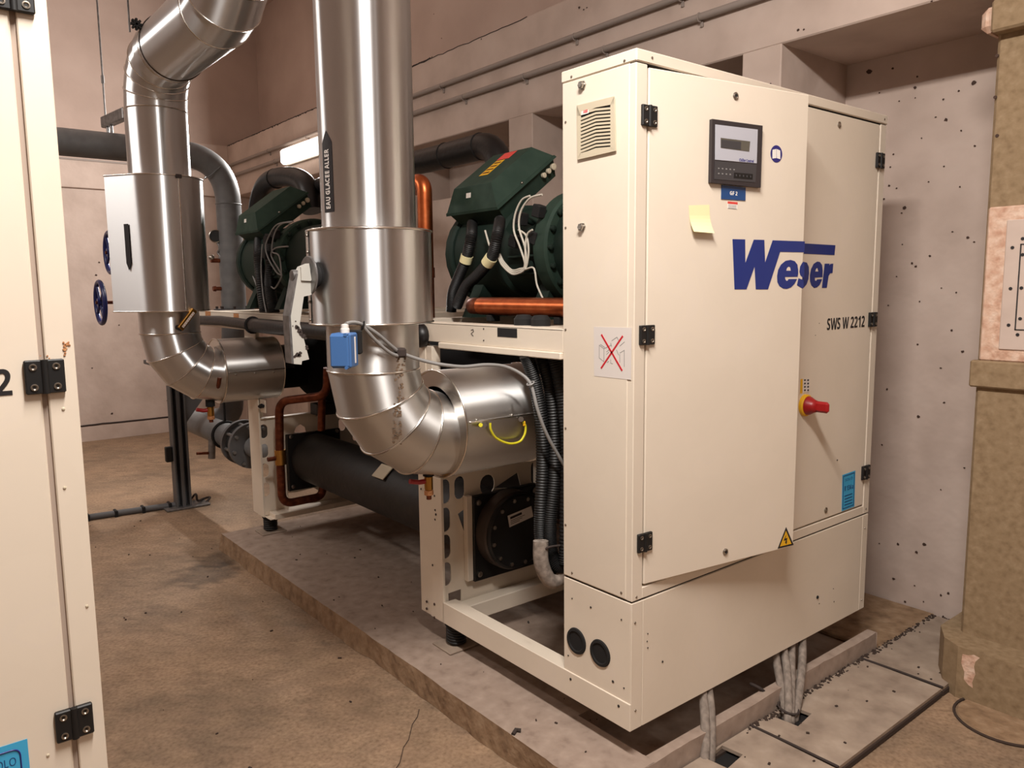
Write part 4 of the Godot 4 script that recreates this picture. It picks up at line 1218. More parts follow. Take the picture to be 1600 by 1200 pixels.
	for k in 4:
		part(G().prism([q.call(0.158, 0.175 + k * 0.028, 0.0864), q.call(0.207, 0.175 + k * 0.028, 0.0864), q.call(0.207, 0.186 + k * 0.028, 0.0864), q.call(0.158, 0.186 + k * 0.028, 0.0864)], nn * 0.0004), "printed_line", M.old_copper, tb)
	part(G().prism([q.call(0.145, 0.292, 0.0855), q.call(0.235, 0.292, 0.0855), q.call(0.235, 0.355, 0.0855), q.call(0.145, 0.355, 0.0855)], nn * 0.0008), "red_sticker", M.sign_red, tb)
	var fw: Vector3 = (q.call(0.05, 0.075, 0.085) - q.call(0.05, 0.004, 0.006)).normalized()
	var fn := fw.cross(Vector3.BACK).normalized()
	if fn.x > 0: fn = -fn
	var sb: Vector3 = q.call(0.15, 0.004, 0.006) + fw * 0.055 + fn * 0.0006
	part(G().prism([sb, sb + Vector3(0, 0, 0.035), sb + Vector3(0, 0, 0.035) + fw * 0.022, sb + fw * 0.022], fn * 0.0006), "small_label", M.white, tb)
	for k in 3:
		var p: Vector3 = q.call(L - 0.014, T - 0.10 + k * 0.035, -0.035)
		var r := [0.012, 0.012, 0.015]
		part(G().lathe([Vector2(r[k], 0), Vector2(r[k], 0.012), Vector2(r[k] * 0.7, 0.014), Vector2(0, 0.014)], p, Vector3(0, 0, 1), 16), "gland", M.beige, tb)
	part(G().ball(q.call(L - 0.004, 0.18, 0.008), 0.007), "screw", M.steel, tb)
	# solenoid coils with dark plugs
	for s in [[815, 342], [842, 330], [805, 377], [836, 372]]:
		var p := px(s[0], s[1], 0.40)
		var so := part(G().box(p, Vector3(0.04, 0.05, 0.045), 0.004, Basis(Vector3.RIGHT, 0.3)), "solenoid_coil", M.matt_black, t)
		part(G().cyl(p + Vector3(0.02, 0, 0), p + Vector3(0.09, -0.02, 0), 0.014, 12), "stem", M.dark_green, so)
	t.set_meta("group", "screw compressors on the top rails")
	var r := copy_of(t, Vector3(-0.28, 0.02, -1.985), "dark green screw compressor beside the grey pipe riser at the frame's far end")
	for w in r.get_node("terminal_box").get_children():
		if String(w.name).contains("sticker") or String(w.name).contains("printed"): w.free()
	var hit := func(list: Array, x: float) -> Array:
		var o := []
		for s in list: o.append(px(s[0], s[1], s[2] if s.size() > 2 else x))
		return o
	# ribbed black hoses from the terminal boxes
	var hose := func(list: Array, x: float, r0: float, label: String, group: String):
		var c := spline(hit.call(list, x), 10)
		var fine := []
		for i in c.size() - 1:
			for k in 3: fine.append(c[i].lerp(c[i + 1], k / 3.0))
		fine.append(c[-1])
		var rad := []
		for i in fine.size(): rad.append(r0 * (1.0 if i % 2 == 0 else 0.90))
		solo(G().tube(fine, r0, 14, true, rad), "ribbed_hose", M.black, label, "hose", group)
	hose.call([[738, 350, 0.44], [736, 372], [728, 405], [716, 435], [707, 460], [705, 487]], 0.36, 0.025, "black ribbed hose dropping steeply from the stickered compressor's terminal box", "ribbed hoses of the compressors")
	hose.call([[781, 345, 0.44], [777, 368], [768, 402], [748, 428], [728, 448], [714, 478]], 0.34, 0.025, "black ribbed hose slanting from the stickered compressor to the frame", "ribbed hoses of the compressors")
	hose.call([[406, 372, 0.2], [405, 400], [408, 440], [414, 488]], 0.14, 0.034, "black ribbed hose hanging plumb from the far compressor", "ribbed hoses of the compressors")
	hose.call([[420, 372, 0.2], [424, 410], [422, 450], [428, 488]], 0.16, 0.036, "black ribbed hose beside the white tie on the far compressor", "ribbed hoses of the compressors")
	for s in [[730, 399, 727, 410, 0.36, "pale name tag wrapped on the steeply dropping hose"], [768, 402, 761, 412, 0.34, "pale name tag wrapped on the slanting hose"]]:
		solo(G().tube([px(s[0], s[1], s[4]), px(s[2], s[3], s[4])], 0.0275, 16), "hose_tag", M.note, s[5], "tag", "name tags on the ribbed hoses")
	# cable looms
	var lm := func(list: Array, x: float, r0: float, m: Material, label: String, group: String):
		solo(G().tube(spline(hit.call(list, x), 6), r0, 8), "sensor_cable", m, label, "cable", group)
	var gw := "pale sensor cables of the compressors"
	lm.call([[828, 306], [815, 313], [805, 335], [803, 360], [812, 385], [820, 410], [818, 421]], 0.37, 0.0044, M.cable_white, "pale sensor cable looping highest on the stickered compressor", gw)
	lm.call([[847, 304], [828, 310], [814, 330], [811, 355], [820, 385], [822, 405], [820, 421]], 0.365, 0.0044, M.cable_white, "pale sensor cable running to the upper solenoid of the stickered compressor", gw)
	lm.call([[810, 359], [822, 368], [826, 390], [824, 410], [821, 421]], 0.37, 0.0042, M.cable_white, "pale sensor cable from the lower solenoid by the flange", gw)
	lm.call([[832, 359], [824, 366], [821, 385], [821, 421]], 0.365, 0.0042, M.cable_white, "short pale sensor cable beside the green flange", gw)
	for k in 3:
		lm.call([[779 + k, 403 - k * 3], [785 + k, 415 - k * 3], [800, 428 - k * 3], [813, 426 - k * 3], [821, 421 - k]], 0.37 + k * 0.004, 0.0042, M.cable_white, "%s pale sensor cable drooping in the loop under the terminal box" % ["lowest", "middle", "uppermost"][k], gw)
	lm.call([[821, 421], [832, 418], [836, 425], [839, 445], [848, 466]], 0.37, 0.004, M.cable_white, "pale sensor cable tail hanging over the copper pipe", gw)
	lm.call([[758, 360], [763, 378], [765, 384]], 0.37, 0.0044, M.cable_white, "short pale cable between the two ribbed hoses", gw)
	var gc := "sensor cables of the far compressor"
	lm.call([[455, 347], [435, 350], [424, 362], [415, 385], [420, 405], [432, 425], [440, 430]], 0.10, 0.0045, M.cable_grey, "pale sensor cable looping wide on the far compressor", gc)
	lm.call([[458, 346], [440, 350], [429, 365], [425, 392], [436, 400], [440, 430]], 0.10, 0.0045, M.cable_grey, "pale sensor cable looping narrow on the far compressor", gc)
	lm.call([[450, 385], [430, 388], [424, 400], [436, 422], [440, 432], [430, 450], [424, 448]], 0.10, 0.0045, M.cable_grey, "pale sensor cable folded low on the far compressor", gc)
	lm.call([[410, 382], [408, 420], [411, 460], [416, 488]], 0.10, 0.0045, M.cable_grey, "thin pale cable hanging straight to the rail", gc)
	lm.call([[388, 395], [389, 412], [396, 432], [405, 455], [412, 470]], 0.16, 0.006, M.cable_grey, "grey cable arching beside the grey riser", gc)

# ---------------------------------------------------------------- copper and black refrigerant lines
func refrigerant_pipes():
	var hit := func(list: Array, x: float) -> Array:
		var o := []
		for s in list: o.append(px(s[0], s[1], s[2] if s.size() > 2 else x))
		return o
	# copper riser behind the water pipe
	var r := thing("copper_riser", px(677, 503, 0.25), "bright copper riser with a bent top behind the shiny water pipe", "copper pipe")
	var a := px(664, 330, 0.25)
	var b := Vector3(a.x, 1.42, a.z)
	var tp := px(652, 284, 0.25)
	part(G().tube(bend([Vector3(0.42, tp.y + 0.0, a.z - 0.30), Vector3(0.25, tp.y, a.z - 0.12), Vector3(a.x, tp.y, a.z), Vector3(a.x, 1.62, a.z)], 0.1, 8), 0.034, 20), "bent_pipe", M.copper, r)
	part(G().tube([Vector3(a.x, 1.645, a.z), Vector3(a.x, 1.60, a.z)], 0.038, 20), "socket", M.old_copper, r)
	part(G().tube([Vector3(a.x, 1.62, a.z), b], 0.034, 20), "lower_pipe", M.old_copper, r)
	# horizontal copper line in front of the compressor
	var h := thing("copper_line", px(800, 492, 0.22), "thick copper pipe lying along the rail under the green compressor", "copper pipe")
	var p0 := Vector3(0.22, 1.479, -1.09)
	part(G().lathe([Vector2(0, -0.02), Vector2(0.022, -0.016), Vector2(0.033, 0.0), Vector2(0.033, 0.08), Vector2(0, 0.08)], p0, Vector3.BACK, 20, true), "end_cap", M.old_copper, h)
	part(G().tube([p0 + Vector3(0, 0, 0.06), Vector3(0.22, 1.479, -0.34)], 0.035, 20), "pipe", M.copper, h)
	for z in [-0.95, -0.55]:
		part(G().box(Vector3(0.22, 1.432, z), Vector3(0.05, 0.026, 0.03), 0.003), "saddle", M.matt_black, h)
	for s in [[818, 506], [845, 507]]:
		var q := px(s[0], s[1], 0.10)
		solo(G().lathe([Vector2(0, 0), Vector2(0.034, 0), Vector2(0.034, 0.022), Vector2(0.024, 0.036), Vector2(0, 0.038)], Vector3(q.x, 1.419, q.z), Vector3.UP, 20), "rubber_grommet", M.matt_black, "black rubber grommet on the rail below the copper pipe" if s[0] < 830 else "second black rubber grommet, beside the cabinet", "grommet", "grommets on the rail")
	# lower copper loop by the far condenser plate
	var l := thing("copper_loop", px(470, 790, 0.03), "dull copper loop with a brass valve by the condenser's end plate", "copper pipe")
	var x0 := 0.03
	var lp: Array = hit.call([[512, 575, 0.2], [511, 618, 0.2], [436, 627], [437, 700], [441, 788], [502, 776, 0.28], [506, 755, 0.3]], x0)
	part(G().tube(bend(lp, 0.07, 7), 0.024, 16), "pipe", M.old_copper, l)
	part(G().tube(hit.call([[503, 618, 0.2], [502, 672, 0.2]], 0.2), 0.022, 14), "branch", M.old_copper, l)
	var v0 := px(437.5, 703, x0)
	part(G().tube([v0, v0 + Vector3(0, -0.085, 0.004)], 0.032, 16), "valve_body", M.brass, l)
	part(G().tube([v0 + Vector3(0, -0.045, 0), v0 + Vector3(-0.075, -0.045, 0)], 0.013, 10), "valve_stem", M.old_copper, l)
	# black insulated suction lines
	var sg := "black insulated suction lines"
	var s1: Array = hit.call([[560, 268, 0.85], [660, 253], [778, 222], [800, 262]], 0.85)
	s1[3] = Vector3(0.80, 1.86, s1[2].z + 0.10)
	s1[2] = Vector3(0.85, s1[2].y, s1[2].z)
	var k1 := thing("suction_line", s1[3], "black insulated suction line bending down to the stickered compressor", "insulated pipe", sg)
	part(G().tube(bend(s1, 0.16, 8), 0.068, 20), "lagging", M.foam, k1)
	part(G().ring(s1[1].lerp(s1[2], 0.35), s1[2] - s1[1], 0.066, 0.006, 24, 6), "joint_tape", M.matt_black, k1)
	part(G().ring(s1[1].lerp(s1[2], 0.8), s1[2] - s1[1], 0.066, 0.006, 24, 6), "joint_tape", M.matt_black, k1)
	var s2: Array = hit.call([[402, 372], [404, 318], [418, 285], [450, 276], [478, 288], [488, 330]], 0.55)
	var k2 := thing("suction_line", s2[0], "black insulated suction line arching over the far compressor", "insulated pipe", sg)
	part(G().tube(spline(s2, 8), 0.066, 20), "lagging", M.foam, k2)
	part(G().ring(px(431, 279, 0.55), px(438, 277, 0.55) - px(424, 282, 0.55), 0.066, 0.005, 24, 6), "joint_tape", M.matt_black, k2)
	var s3: Array = hit.call([[489, 330], [493, 300], [510, 288], [545, 284], [570, 276, 0.8]], 0.62)
	var k3 := thing("suction_line", s3[0], "short black insulated line rising beside the written pipe marker", "insulated pipe", sg)
	part(G().tube(spline(s3, 8), 0.055, 18), "lagging", M.foam, k3)
	# black lines slung under the far rail
	var s4: Array = hit.call([[300, 500], [345, 501], [395, 508], [455, 514], [520, 520]], -0.05)
	var k4 := thing("liquid_line", s4[2], "black insulated line slung along the far end of the rail", "insulated pipe")
	part(G().tube(s4.slice(0, 3), 0.030, 16), "lagging", M.foam, k4)
	part(G().tube(s4.slice(2, 5), 0.040, 16), "thick_lagging", M.foam, k4)
	part(G().ring(s4[2], s4[3] - s4[2], 0.042, 0.008, 20, 6), "joint_tape", M.matt_black, k4)
	var s5: Array = hit.call([[640, 522], [664, 524]], 0.02)
	solo(G().ball(px(657, 524, -0.01), 0.05, Vector3.RIGHT, 0.8, 16), "rubber_end_cap", M.foam, "black insulated pipe end poking out beside the near rail", "insulated pipe")

# ---------------------------------------------------------------- clad water pipes
func elbow(parent: Node, ctr: Vector3, e0: Vector3, e1: Vector3, rb: float, r: float, count: int, m: Material):
	# gored bend about ctr: starts at ctr + e0 * rb and turns towards e1
	var bi := e0.cross(e1).normalized()
	for k in count:
		var a0 := PI / 2 * k / count
		var a1 := PI / 2 * (k + 1) / count
		var c0 := ctr + (e0 * cos(a0) + e1 * sin(a0)) * rb
		var c1 := ctr + (e0 * cos(a1) + e1 * sin(a1)) * rb
		var t0 := -e0 * sin(a0) + e1 * cos(a0)
		var t1 := -e0 * sin(a1) + e1 * cos(a1)
		var g := part(G().gore(c0, t0, c1, t1, bi, r), "elbow_gore", m, parent)
		part(G().ring(c0, t0, r, 0.0042, 48, 8), "seam_bead", M.alu_edge, g)
func can(parent: Node, called: String, a: Vector3, b: Vector3, r: float, m: Material, inner: float) -> MeshInstance3D:
	# sheet sleeve with annular end discs
	var L := a.distance_to(b)
	var o := part(G().lathe([Vector2(r, 0.0), Vector2(r, L)], a, b - a, 56), called, m, parent)
	for k in 2:
		part(G().lathe([Vector2(inner, 0.0), Vector2(r, 0.0)] if k == 0 else [Vector2(r, L), Vector2(inner, L)], a, b - a, 56), "end_disc", M.alu_edge, o)
		part(G().ring(a if k == 0 else b, b - a, r, 0.004, 56, 8), "rolled_edge", M.alu_edge, o)
	return o

func near_water_pipe():
	var A := Vector3(-0.457, 0, -0.70)
	var r := 0.146
	var t := thing("chilled_water_pipe", A + Vector3(0, 0.88, 0), "shiny aluminium-clad vertical pipe with EAU GLACEE ALLER marker and dented elbow", "clad pipe", "aluminium-clad water pipes")
	var at := func(y: float) -> Vector3: return A + Vector3(0, y, 0)
	part(G().hollow(at.call(1.72), at.call(4.7), r, 64), "upper_pipe", M.alu, t)
	part(G().hollow(at.call(1.297), at.call(1.46), r, 64), "lower_pipe", M.alu_dull, t)
	can(t, "valve_jacket", at.call(1.447), at.call(1.730), 0.193, M.alu, r - 0.01)
	var cam := Vector3(EYE.x - A.x, 0, EYE.z - A.z).normalized()
	var rt := Vector3(-cam.z, 0, cam.x) * -1.0
	var dirn := func(deg: float) -> Vector3: return cam * cos(deg_to_rad(deg)) + rt * sin(deg_to_rad(deg))
	# closing strip of the jacket, on its aisle flank
	for y in [1.46, 1.515, 1.60, 1.665, 1.715]:
		var p: Vector3 = at.call(y) + dirn.call(-72.0) * 0.197
		part(G().ball(p, 0.0045), "rivet", M.steel, t)
	var strip := []
	for s in [-82.0, -76.0, -70.0]: strip.append(dirn.call(s) * 0.1955)
	var gs := G()
	for k in 2:
		gs.quad(at.call(1.45) + strip[k], at.call(1.45) + strip[k + 1], at.call(1.727) + strip[k + 1], at.call(1.727) + strip[k], strip[k] + strip[k + 1])
	part(gs, "closing_strip", M.alu_edge, t)
	elbow(t, A + Vector3(0.24, 1.297, 0), Vector3.LEFT, Vector3.DOWN, 0.24, r, 4, M.alu_dull)
	var sl := can(t, "nozzle_sleeve", Vector3(-0.225, 1.09, -0.70), Vector3(0.15, 1.09, -0.70), 0.184, M.alu_dull, 0.13)
	part(G().box(Vector3(-0.035, 1.118, -0.514), Vector3(0.36, 0.005, 0.014), 0.001), "closing_lip", M.alu_edge, sl)
	for x in [-0.19, -0.04, 0.12]:
		part(G().ball(Vector3(x, 1.123, -0.512), 0.005), "rivet", M.steel, sl)
	# pipe marker
	var mk := G()
	var y0 := 1.782
	var y1 := 1.985
	for k in 6:
		var d0: Vector3 = dirn.call(-63.0 + k * 3.2)
		var d1: Vector3 = dirn.call(-63.0 + (k + 1) * 3.2)
		var h0: float = 0.035 * (1.0 - absf(k - 3.0) / 3.0)
		var h1: float = 0.035 * (1.0 - absf(k + 1 - 3.0) / 3.0)
		mk.quad(at.call(y0) + d0 * (r + 0.001), at.call(y0) + d1 * (r + 0.001), at.call(y1 + h1) + d1 * (r + 0.001), at.call(y1 + h0) + d0 * (r + 0.001), d0)
	var mo := part(mk, "pipe_marker", M.ink, t, "dark arrow marker with white letters")
	var dm: Vector3 = dirn.call(-53.4)
	var lt: Vector3 = dirn.call(-53.4 - 90.0)
	var cc := A + dm * (r + 0.0018)
	words("EAU GLACEE ALLER", cc - lt * 0.0105 + Vector3(0, 1.792, 0), cc - lt * 0.0105 + Vector3(0, 1.965, 0), lt * 0.021, M.label_white, mo, "lettering", true)
	part(G().tube(bend([Vector3(-0.10, 1.09, -0.7), Vector3(0.2, 1.09, -0.7)], 0.1), 0.12, 24), "core_pipe", M.foam, t)
	# dried drip stain down the front of the bend
	var axis := []
	for k in 8: axis.append(at.call(1.5 - k * 0.029))
	for k in 24:
		var a := PI / 2 * k / 23.0
		axis.append(A + Vector3(0.24, 1.297, 0) + Vector3(-cos(a), -sin(a), 0) * 0.24)
	var sg := G()
	for k in 46:
		var w := k / 45.0
		for j in 2:
			var hp := skin(lerpf(623, 617, w) + rng.randf_range(-4, 4) + (6.0 if j == 1 else 0.0), lerpf(557, 692, w) + rng.randf_range(-2, 2), axis, r + 0.001)
			if hp[0] != Vector3.ZERO and rng.randf() < 0.75: ding(sg, hp[0], hp[1], rng.randf_range(0.0035, 0.008))
	tag(part(sg, "drip_stain", M.drip, t), "", "", "", "stuff")

	# butterfly valve lever on the aisle flank
	var hub := Vector3(-0.652, 1.594, -0.695)
	var v := thing("valve_lever", hub, "pale grey worn lever handle hanging from the shiny jacket's shaft disc", "lever")
	part(G().cyl(hub + Vector3(0.03, 0, 0), hub + Vector3(-0.012, 0, 0), 0.040, 32, 0.004), "rubber_seal", M.matt_black, v)
	part(G().cyl(hub + Vector3(-0.012, 0, 0), hub + Vector3(-0.020, 0, 0), 0.058, 24, 0.002), "notch_plate", M.galv, v)
	part(G().cyl(hub + Vector3(-0.02, 0, 0), hub + Vector3(-0.07, 0, 0), 0.016, 16), "shaft", M.galv, v)
	var zc := -0.675
	var ol := [[170, 200], [235, 172], [258, 310], [255, 440], [190, 455], [155, 690], [170, 740], [235, 990], [175, 1005], [170, 1035], [105, 1030], [78, 620], [140, 260]]
	var pts := []
	for q in ol: pts.append(pz(440 + q[0] / 5.458, 380 + q[1] / 5.458, zc))
	part(G().prism(pts, Vector3(0, 0, -0.03)), "handle", M.lever, v)
	var fl := []
	for q in [[140, 260], [78, 620], [105, 1030], [85, 1025], [62, 620], [125, 260]]: fl.append(pz(440 + q[0] / 5.458, 380 + q[1] / 5.458, zc + 0.002))
	part(G().prism(fl, Vector3(0, 0, -0.045)), "side_flange", M.galv, v)
	var cap := []
	for q in [[165, 205], [235, 172], [255, 310], [250, 322], [170, 318]]: cap.append(pz(440 + q[0] / 5.458, 380 + q[1] / 5.458, zc + 0.006))
	part(G().prism(cap, Vector3(0, 0, -0.006)), "clamp", M.lever, v)
	var wr := G()
	for q in [[125, 715, 6], [140, 720, 5], [150, 745, 7], [165, 770, 7], [185, 790, 7], [205, 810, 5], [135, 950, 7], [150, 960, 6], [160, 935, 5], [110, 965, 5], [215, 880, 5], [218, 900, 5], [120, 665, 2], [95, 705, 2], [235, 280, 2]]:
		ding(wr, pz(440 + q[0] / 5.458, 380 + q[1] / 5.458, zc + 0.0005), Vector3.BACK, q[2] * 0.0013)
	tag(part(wr, "worn_paint", M.soot, v), "", "", "", "stuff")

	# blue flow switch
	var bn := Vector3(-0.72, 0, 0.69).normalized()
	var bd := Vector3(0.69, 0, 0.72).normalized()
	var bs := Basis(bd, Vector3.UP, bn)
	var c := pz(538, 547, -0.50)
	var f := thing("flow_switch", c - Vector3(0, 0.055, 0), "blue flow switch box with a white gland on the clad pipe", "flow switch")
	part(G().box(c, Vector3(0.060, 0.098, 0.066), 0.005, bs), "housing", M.blue_box, f)
	part(G().box(c + bn * 0.038, Vector3(0.054, 0.090, 0.012), 0.004, bs), "cover", M.blue_box, f)
	part(G().box(c + bd * 0.0305 - bn * 0.005, Vector3(0.003, 0.075, 0.008), 0.001, bs), "label_strip", M.label_white, f)
	part(G().lathe([Vector2(0.013, 0), Vector2(0.013, 0.012), Vector2(0.011, 0.014), Vector2(0.011, 0.024), Vector2(0, 0.027)], c + Vector3(0, 0.048, 0) + bd * 0.004, Vector3.UP, 6), "gland", M.white, f)
	part(G().box(c - bn * 0.042 + bd * 0.01 + Vector3(0, 0.02, 0), Vector3(0.055, 0.07, 0.022), 0.004, bs), "bracket", M.matt_black, f)
	for q in [[0.02, 0.046], [0.02, -0.046]]:
		part(G().cyl(c + bd * q[0] + Vector3(0, q[1], 0) + bn * 0.03, c + bd * q[0] + Vector3(0, q[1], 0) + bn * 0.046, 0.005, 10), "screw", M.blue_box, f)

	# drain cock under the bend
	drain(pz(669, 724, -0.70), 0.036, 0.026, "rusty brass drain cock dripping under the dented elbow in front of the post")

func skin(u: float, v: float, axis: Array, r: float) -> Array:
	# where the line of sight first meets a pipe of radius r about an axis; and the normal there
	var d := ray(u, v).normalized()
	var t := 1.2
	while t < 4.0:
		var p := EYE + d * t
		var best := 1e9
		var q := Vector3.ZERO
		for a in axis:
			var e: float = p.distance_to(a)
			if e < best:
				best = e
				q = a
		if best <= r: return [p, (p - q).normalized()]
		t += maxf((best - r) * 0.6, 0.0008)
	return [Vector3.ZERO, Vector3.UP]
func drain(o: Vector3, s: float, r: float, label: String):
	var d := thing("drain_cock", o - Vector3(0, s * 3.6, 0), label, "valve", "drain cocks under the clad pipe elbows")
	part(G().cyl(o + Vector3(0, 0.02, 0), o - Vector3(0, s * 1.2, 0), r * 0.75, 14), "stub", M.matt_black, d)
	part(G().cyl(o - Vector3(0, s * 1.2, 0), o - Vector3(0, s * 2.6, 0), r * 0.58, 8, 0.003), "body", M.brass, d)
	part(G().cyl(o - Vector3(0, s * 2.6, 0), o - Vector3(0, s * 3.1, 0), r * 0.62, 6, 0.002), "cap_nut", M.rust, d)
	part(G().cyl(o - Vector3(0, s * 3.1, 0), o - Vector3(0, s * 3.5, 0), r * 0.35, 10), "tip", M.old_copper, d)
	part(G().tube([o - Vector3(0.0, s * 1.7, 0), o - Vector3(s * 0.9, s * 1.75, 0.01), o - Vector3(s * 1.9, s * 1.5, 0.01)], r * 0.33, 10), "handle", M.handle_red, d)

func far_water_pipe():
	var A := Vector3(-0.452, 0, -3.0)
	var r := 0.155
	var t := thing("return_water_pipe", A + Vector3(0, 0.9, 0), "shiny aluminium-clad pipe with wide valve jacket, bending along the ceiling", "clad pipe", "aluminium-clad water pipes")
	var at := func(y: float) -> Vector3: return A + Vector3(0, y, 0)
	part(G().hollow(at.call(2.14), at.call(2.50), r, 56), "upper_pipe", M.alu, t)
	part(G().hollow(at.call(1.325), at.call(1.46), r, 56), "lower_pipe", M.alu, t)
	# jacket: round shell drawn out to a flat end on the aisle side
	var q := PackedVector2Array()
	for k in 64: q.append(Vector2(cos(TAU * k / 64), sin(TAU * k / 64)) * 0.212)
	q.append(Vector2(-0.270, -0.025)); q.append(Vector2(-0.265, -0.045))
	var hull := Geometry2D.convex_hull(q)
	hull.remove_at(hull.size() - 1)
	var ya := 1.447
	var yb := 2.150
	var g := G()
	var caps := G()
	var m := hull.size()
	for k in m:
		var p0 := A + Vector3(hull[k].x, 0, hull[k].y)
		var p1 := A + Vector3(hull[(k + 1) % m].x, 0, hull[(k + 1) % m].y)
		var n0 := Vector3(hull[k].x, 0, hull[k].y).normalized()
		var n1 := Vector3(hull[(k + 1) % m].x, 0, hull[(k + 1) % m].y).normalized()
		var fn := Vector3((p1 - p0).z, 0, -(p1 - p0).x).normalized()
		if fn.dot(n0) < 0: fn = -fn
		if p0.distance_to(p1) > 0.04:
			n0 = fn; n1 = fn
		var up0 := Vector3(0, ya, 0)
		var up1 := Vector3(0, yb, 0)
		g.tri3(p0 + up0, p1 + up0, p1 + up1, n0, n1, n1, Vector2(0, float(k) / m), Vector2(0, float(k + 1) / m), Vector2(0.7, float(k + 1) / m))
		g.tri3(p0 + up0, p1 + up1, p0 + up1, n0, n1, n0, Vector2(0, float(k) / m), Vector2(0.7, float(k + 1) / m), Vector2(0.7, float(k) / m))
		caps.tri(A + up0, p0 + up0, p1 + up0, Vector3.DOWN)
		caps.tri(A + up1, p0 + up1, p1 + up1, Vector3.UP)
	var jk := part(g, "valve_jacket", M.alu, t)
	part(caps, "end_disc", M.alu_edge, jk)
	for y in [ya, yb]:
		var lp := []
		for k in m + 1: lp.append(A + Vector3(hull[k % m].x, y, hull[k % m].y))
		part(G().tube(lp, 0.0045, 6, false), "rolled_edge", M.alu_edge, jk)
	var cam := Vector3(EYE.x - A.x, 0, EYE.z - A.z).normalized()
	var rt := Vector3(cam.z, 0, -cam.x)
	var sd := (cam * cos(0.42) + rt * sin(0.42)).normalized()
	part(G().box(at.call(1.8) + sd * 0.213, Vector3(0.006, 0.70, 0.004), 0.001, Basis(Vector3.UP.cross(sd), Vector3.UP, sd)), "lap_seam", M.alu_edge, jk)
	part(G().box(at.call(2.145) + sd * 0.216, Vector3(0.03, 0.02, 0.012), 0.002, Basis(Vector3.UP.cross(sd), Vector3.UP, sd)), "clip", M.soot, jk)
	# dark marker strip on the drawn-out flank
	var c0 := Vector3(-0.270, 0, -0.025)
	var c1 := Vector3(-0.178, 0, 0.115)
	var fd := (c1 - c0).normalized()
	var fnn := Vector3(-fd.z, 0, fd.x)
	if fnn.x > 0: fnn = -fnn
	var o := A + c0 + fd * 0.11 + fnn * 0.003
	part(G().prism([o + Vector3(0, 1.90, 0), o + fd * 0.03 + Vector3(0, 1.90, 0), o + fd * 0.03 + Vector3(0, 1.70, 0), o + fd * 0.015 + Vector3(0, 1.66, 0), o + Vector3(0, 1.70, 0)], fnn * 0.001), "pipe_marker", M.ink, t)
	elbow(t, A + Vector3(0.25, 1.325, 0), Vector3.LEFT, Vector3.DOWN, 0.25, r, 4, M.alu)
	var sl := can(t, "nozzle_sleeve", Vector3(-0.215, 1.095, -3.0), Vector3(0.12, 1.095, -3.0), 0.184, M.alu_dull, 0.14)
	part(G().box(Vector3(-0.045, 1.10, -2.815), Vector3(0.32, 0.005, 0.014), 0.001), "closing_lip", M.alu_edge, sl)
	for x in [-0.17, -0.06, 0.05]: part(G().ball(Vector3(x, 1.085, -2.813), 0.006), "rivet", M.steel, sl)
	# upper bend to the run along the ceiling, then up and away
	elbow(t, A + Vector3(0, 2.50, 0.24), Vector3(0, 0, -1), Vector3.UP, 0.24, r, 4, M.alu)
	part(G().hollow(A + Vector3(0, 2.74, 0.24), A + Vector3(0, 2.74, 1.02), r, 56), "ceiling_run", M.alu, t)
	part(G().ring(A + Vector3(0, 2.74, 0.34), Vector3.BACK, r, 0.004, 48, 8), "seam_bead", M.alu_edge, t)
	elbow(t, A + Vector3(0, 3.0, 1.02), Vector3.DOWN, Vector3.BACK, 0.26, r, 4, M.alu)
	part(G().hollow(A + Vector3(0, 2.99, 1.28), A + Vector3(0, 4.7, 1.28), r, 48), "riser_stub", M.alu, t)
	part(G().tube([Vector3(-0.15, 1.095, -3.0), Vector3(0.2, 1.095, -3.0)], 0.13, 24), "core_pipe", M.foam, t)
	# brass thermometer clipped aslant on the lower pipe
	var a := pz(282, 513, -2.79)
	var b := pz(303, 485, -2.79)
	var dd := (b - a).normalized()
	var fz := Vector3(0.35, 0, 1).normalized()
	fz = (fz - dd * fz.dot(dd)).normalized()
	var bs := Basis(dd.cross(fz), dd, fz)
	var th := thing("pipe_thermometer", a, "slanting brass-framed thermometer on the far clad pipe below its jacket", "thermometer")
	var mid := (a + b) * 0.5
	part(G().box(mid, Vector3(0.034, a.distance_to(b) + 0.01, 0.016), 0.003, bs), "case", M.brass, th)
	part(G().box(mid + fz * 0.009 + dd.cross(fz) * 0.002, Vector3(0.012, a.distance_to(b) - 0.02, 0.002), 0.0, bs), "scale", M.label_white, th)
	for k in 7:
		part(G().box(mid + fz * 0.0105 + dd.cross(fz) * 0.002 + dd * (k - 3) * 0.014, Vector3(0.008, 0.003, 0.001), 0.0, bs), "scale_mark", M.rust, th)
	part(G().cyl(a - dd * 0.0 - fz * 0.03, a + fz * 0.006, 0.014, 12), "bulb", M.matt_black, th)
	drain(pz(328, 622, -3.0), 0.04, 0.034, "small drain cock under the far pipe elbow by the grey steel post")
	# second little drain hose bend beside it
	solo(G().tube(spline([pz(335, 612, -2.96), pz(341, 603, -2.86), pz(343, 590, -2.84)], 5), 0.012, 8), "drain_hose", M.old_copper, "short brown hose bent up against the far elbow ring", "hose")

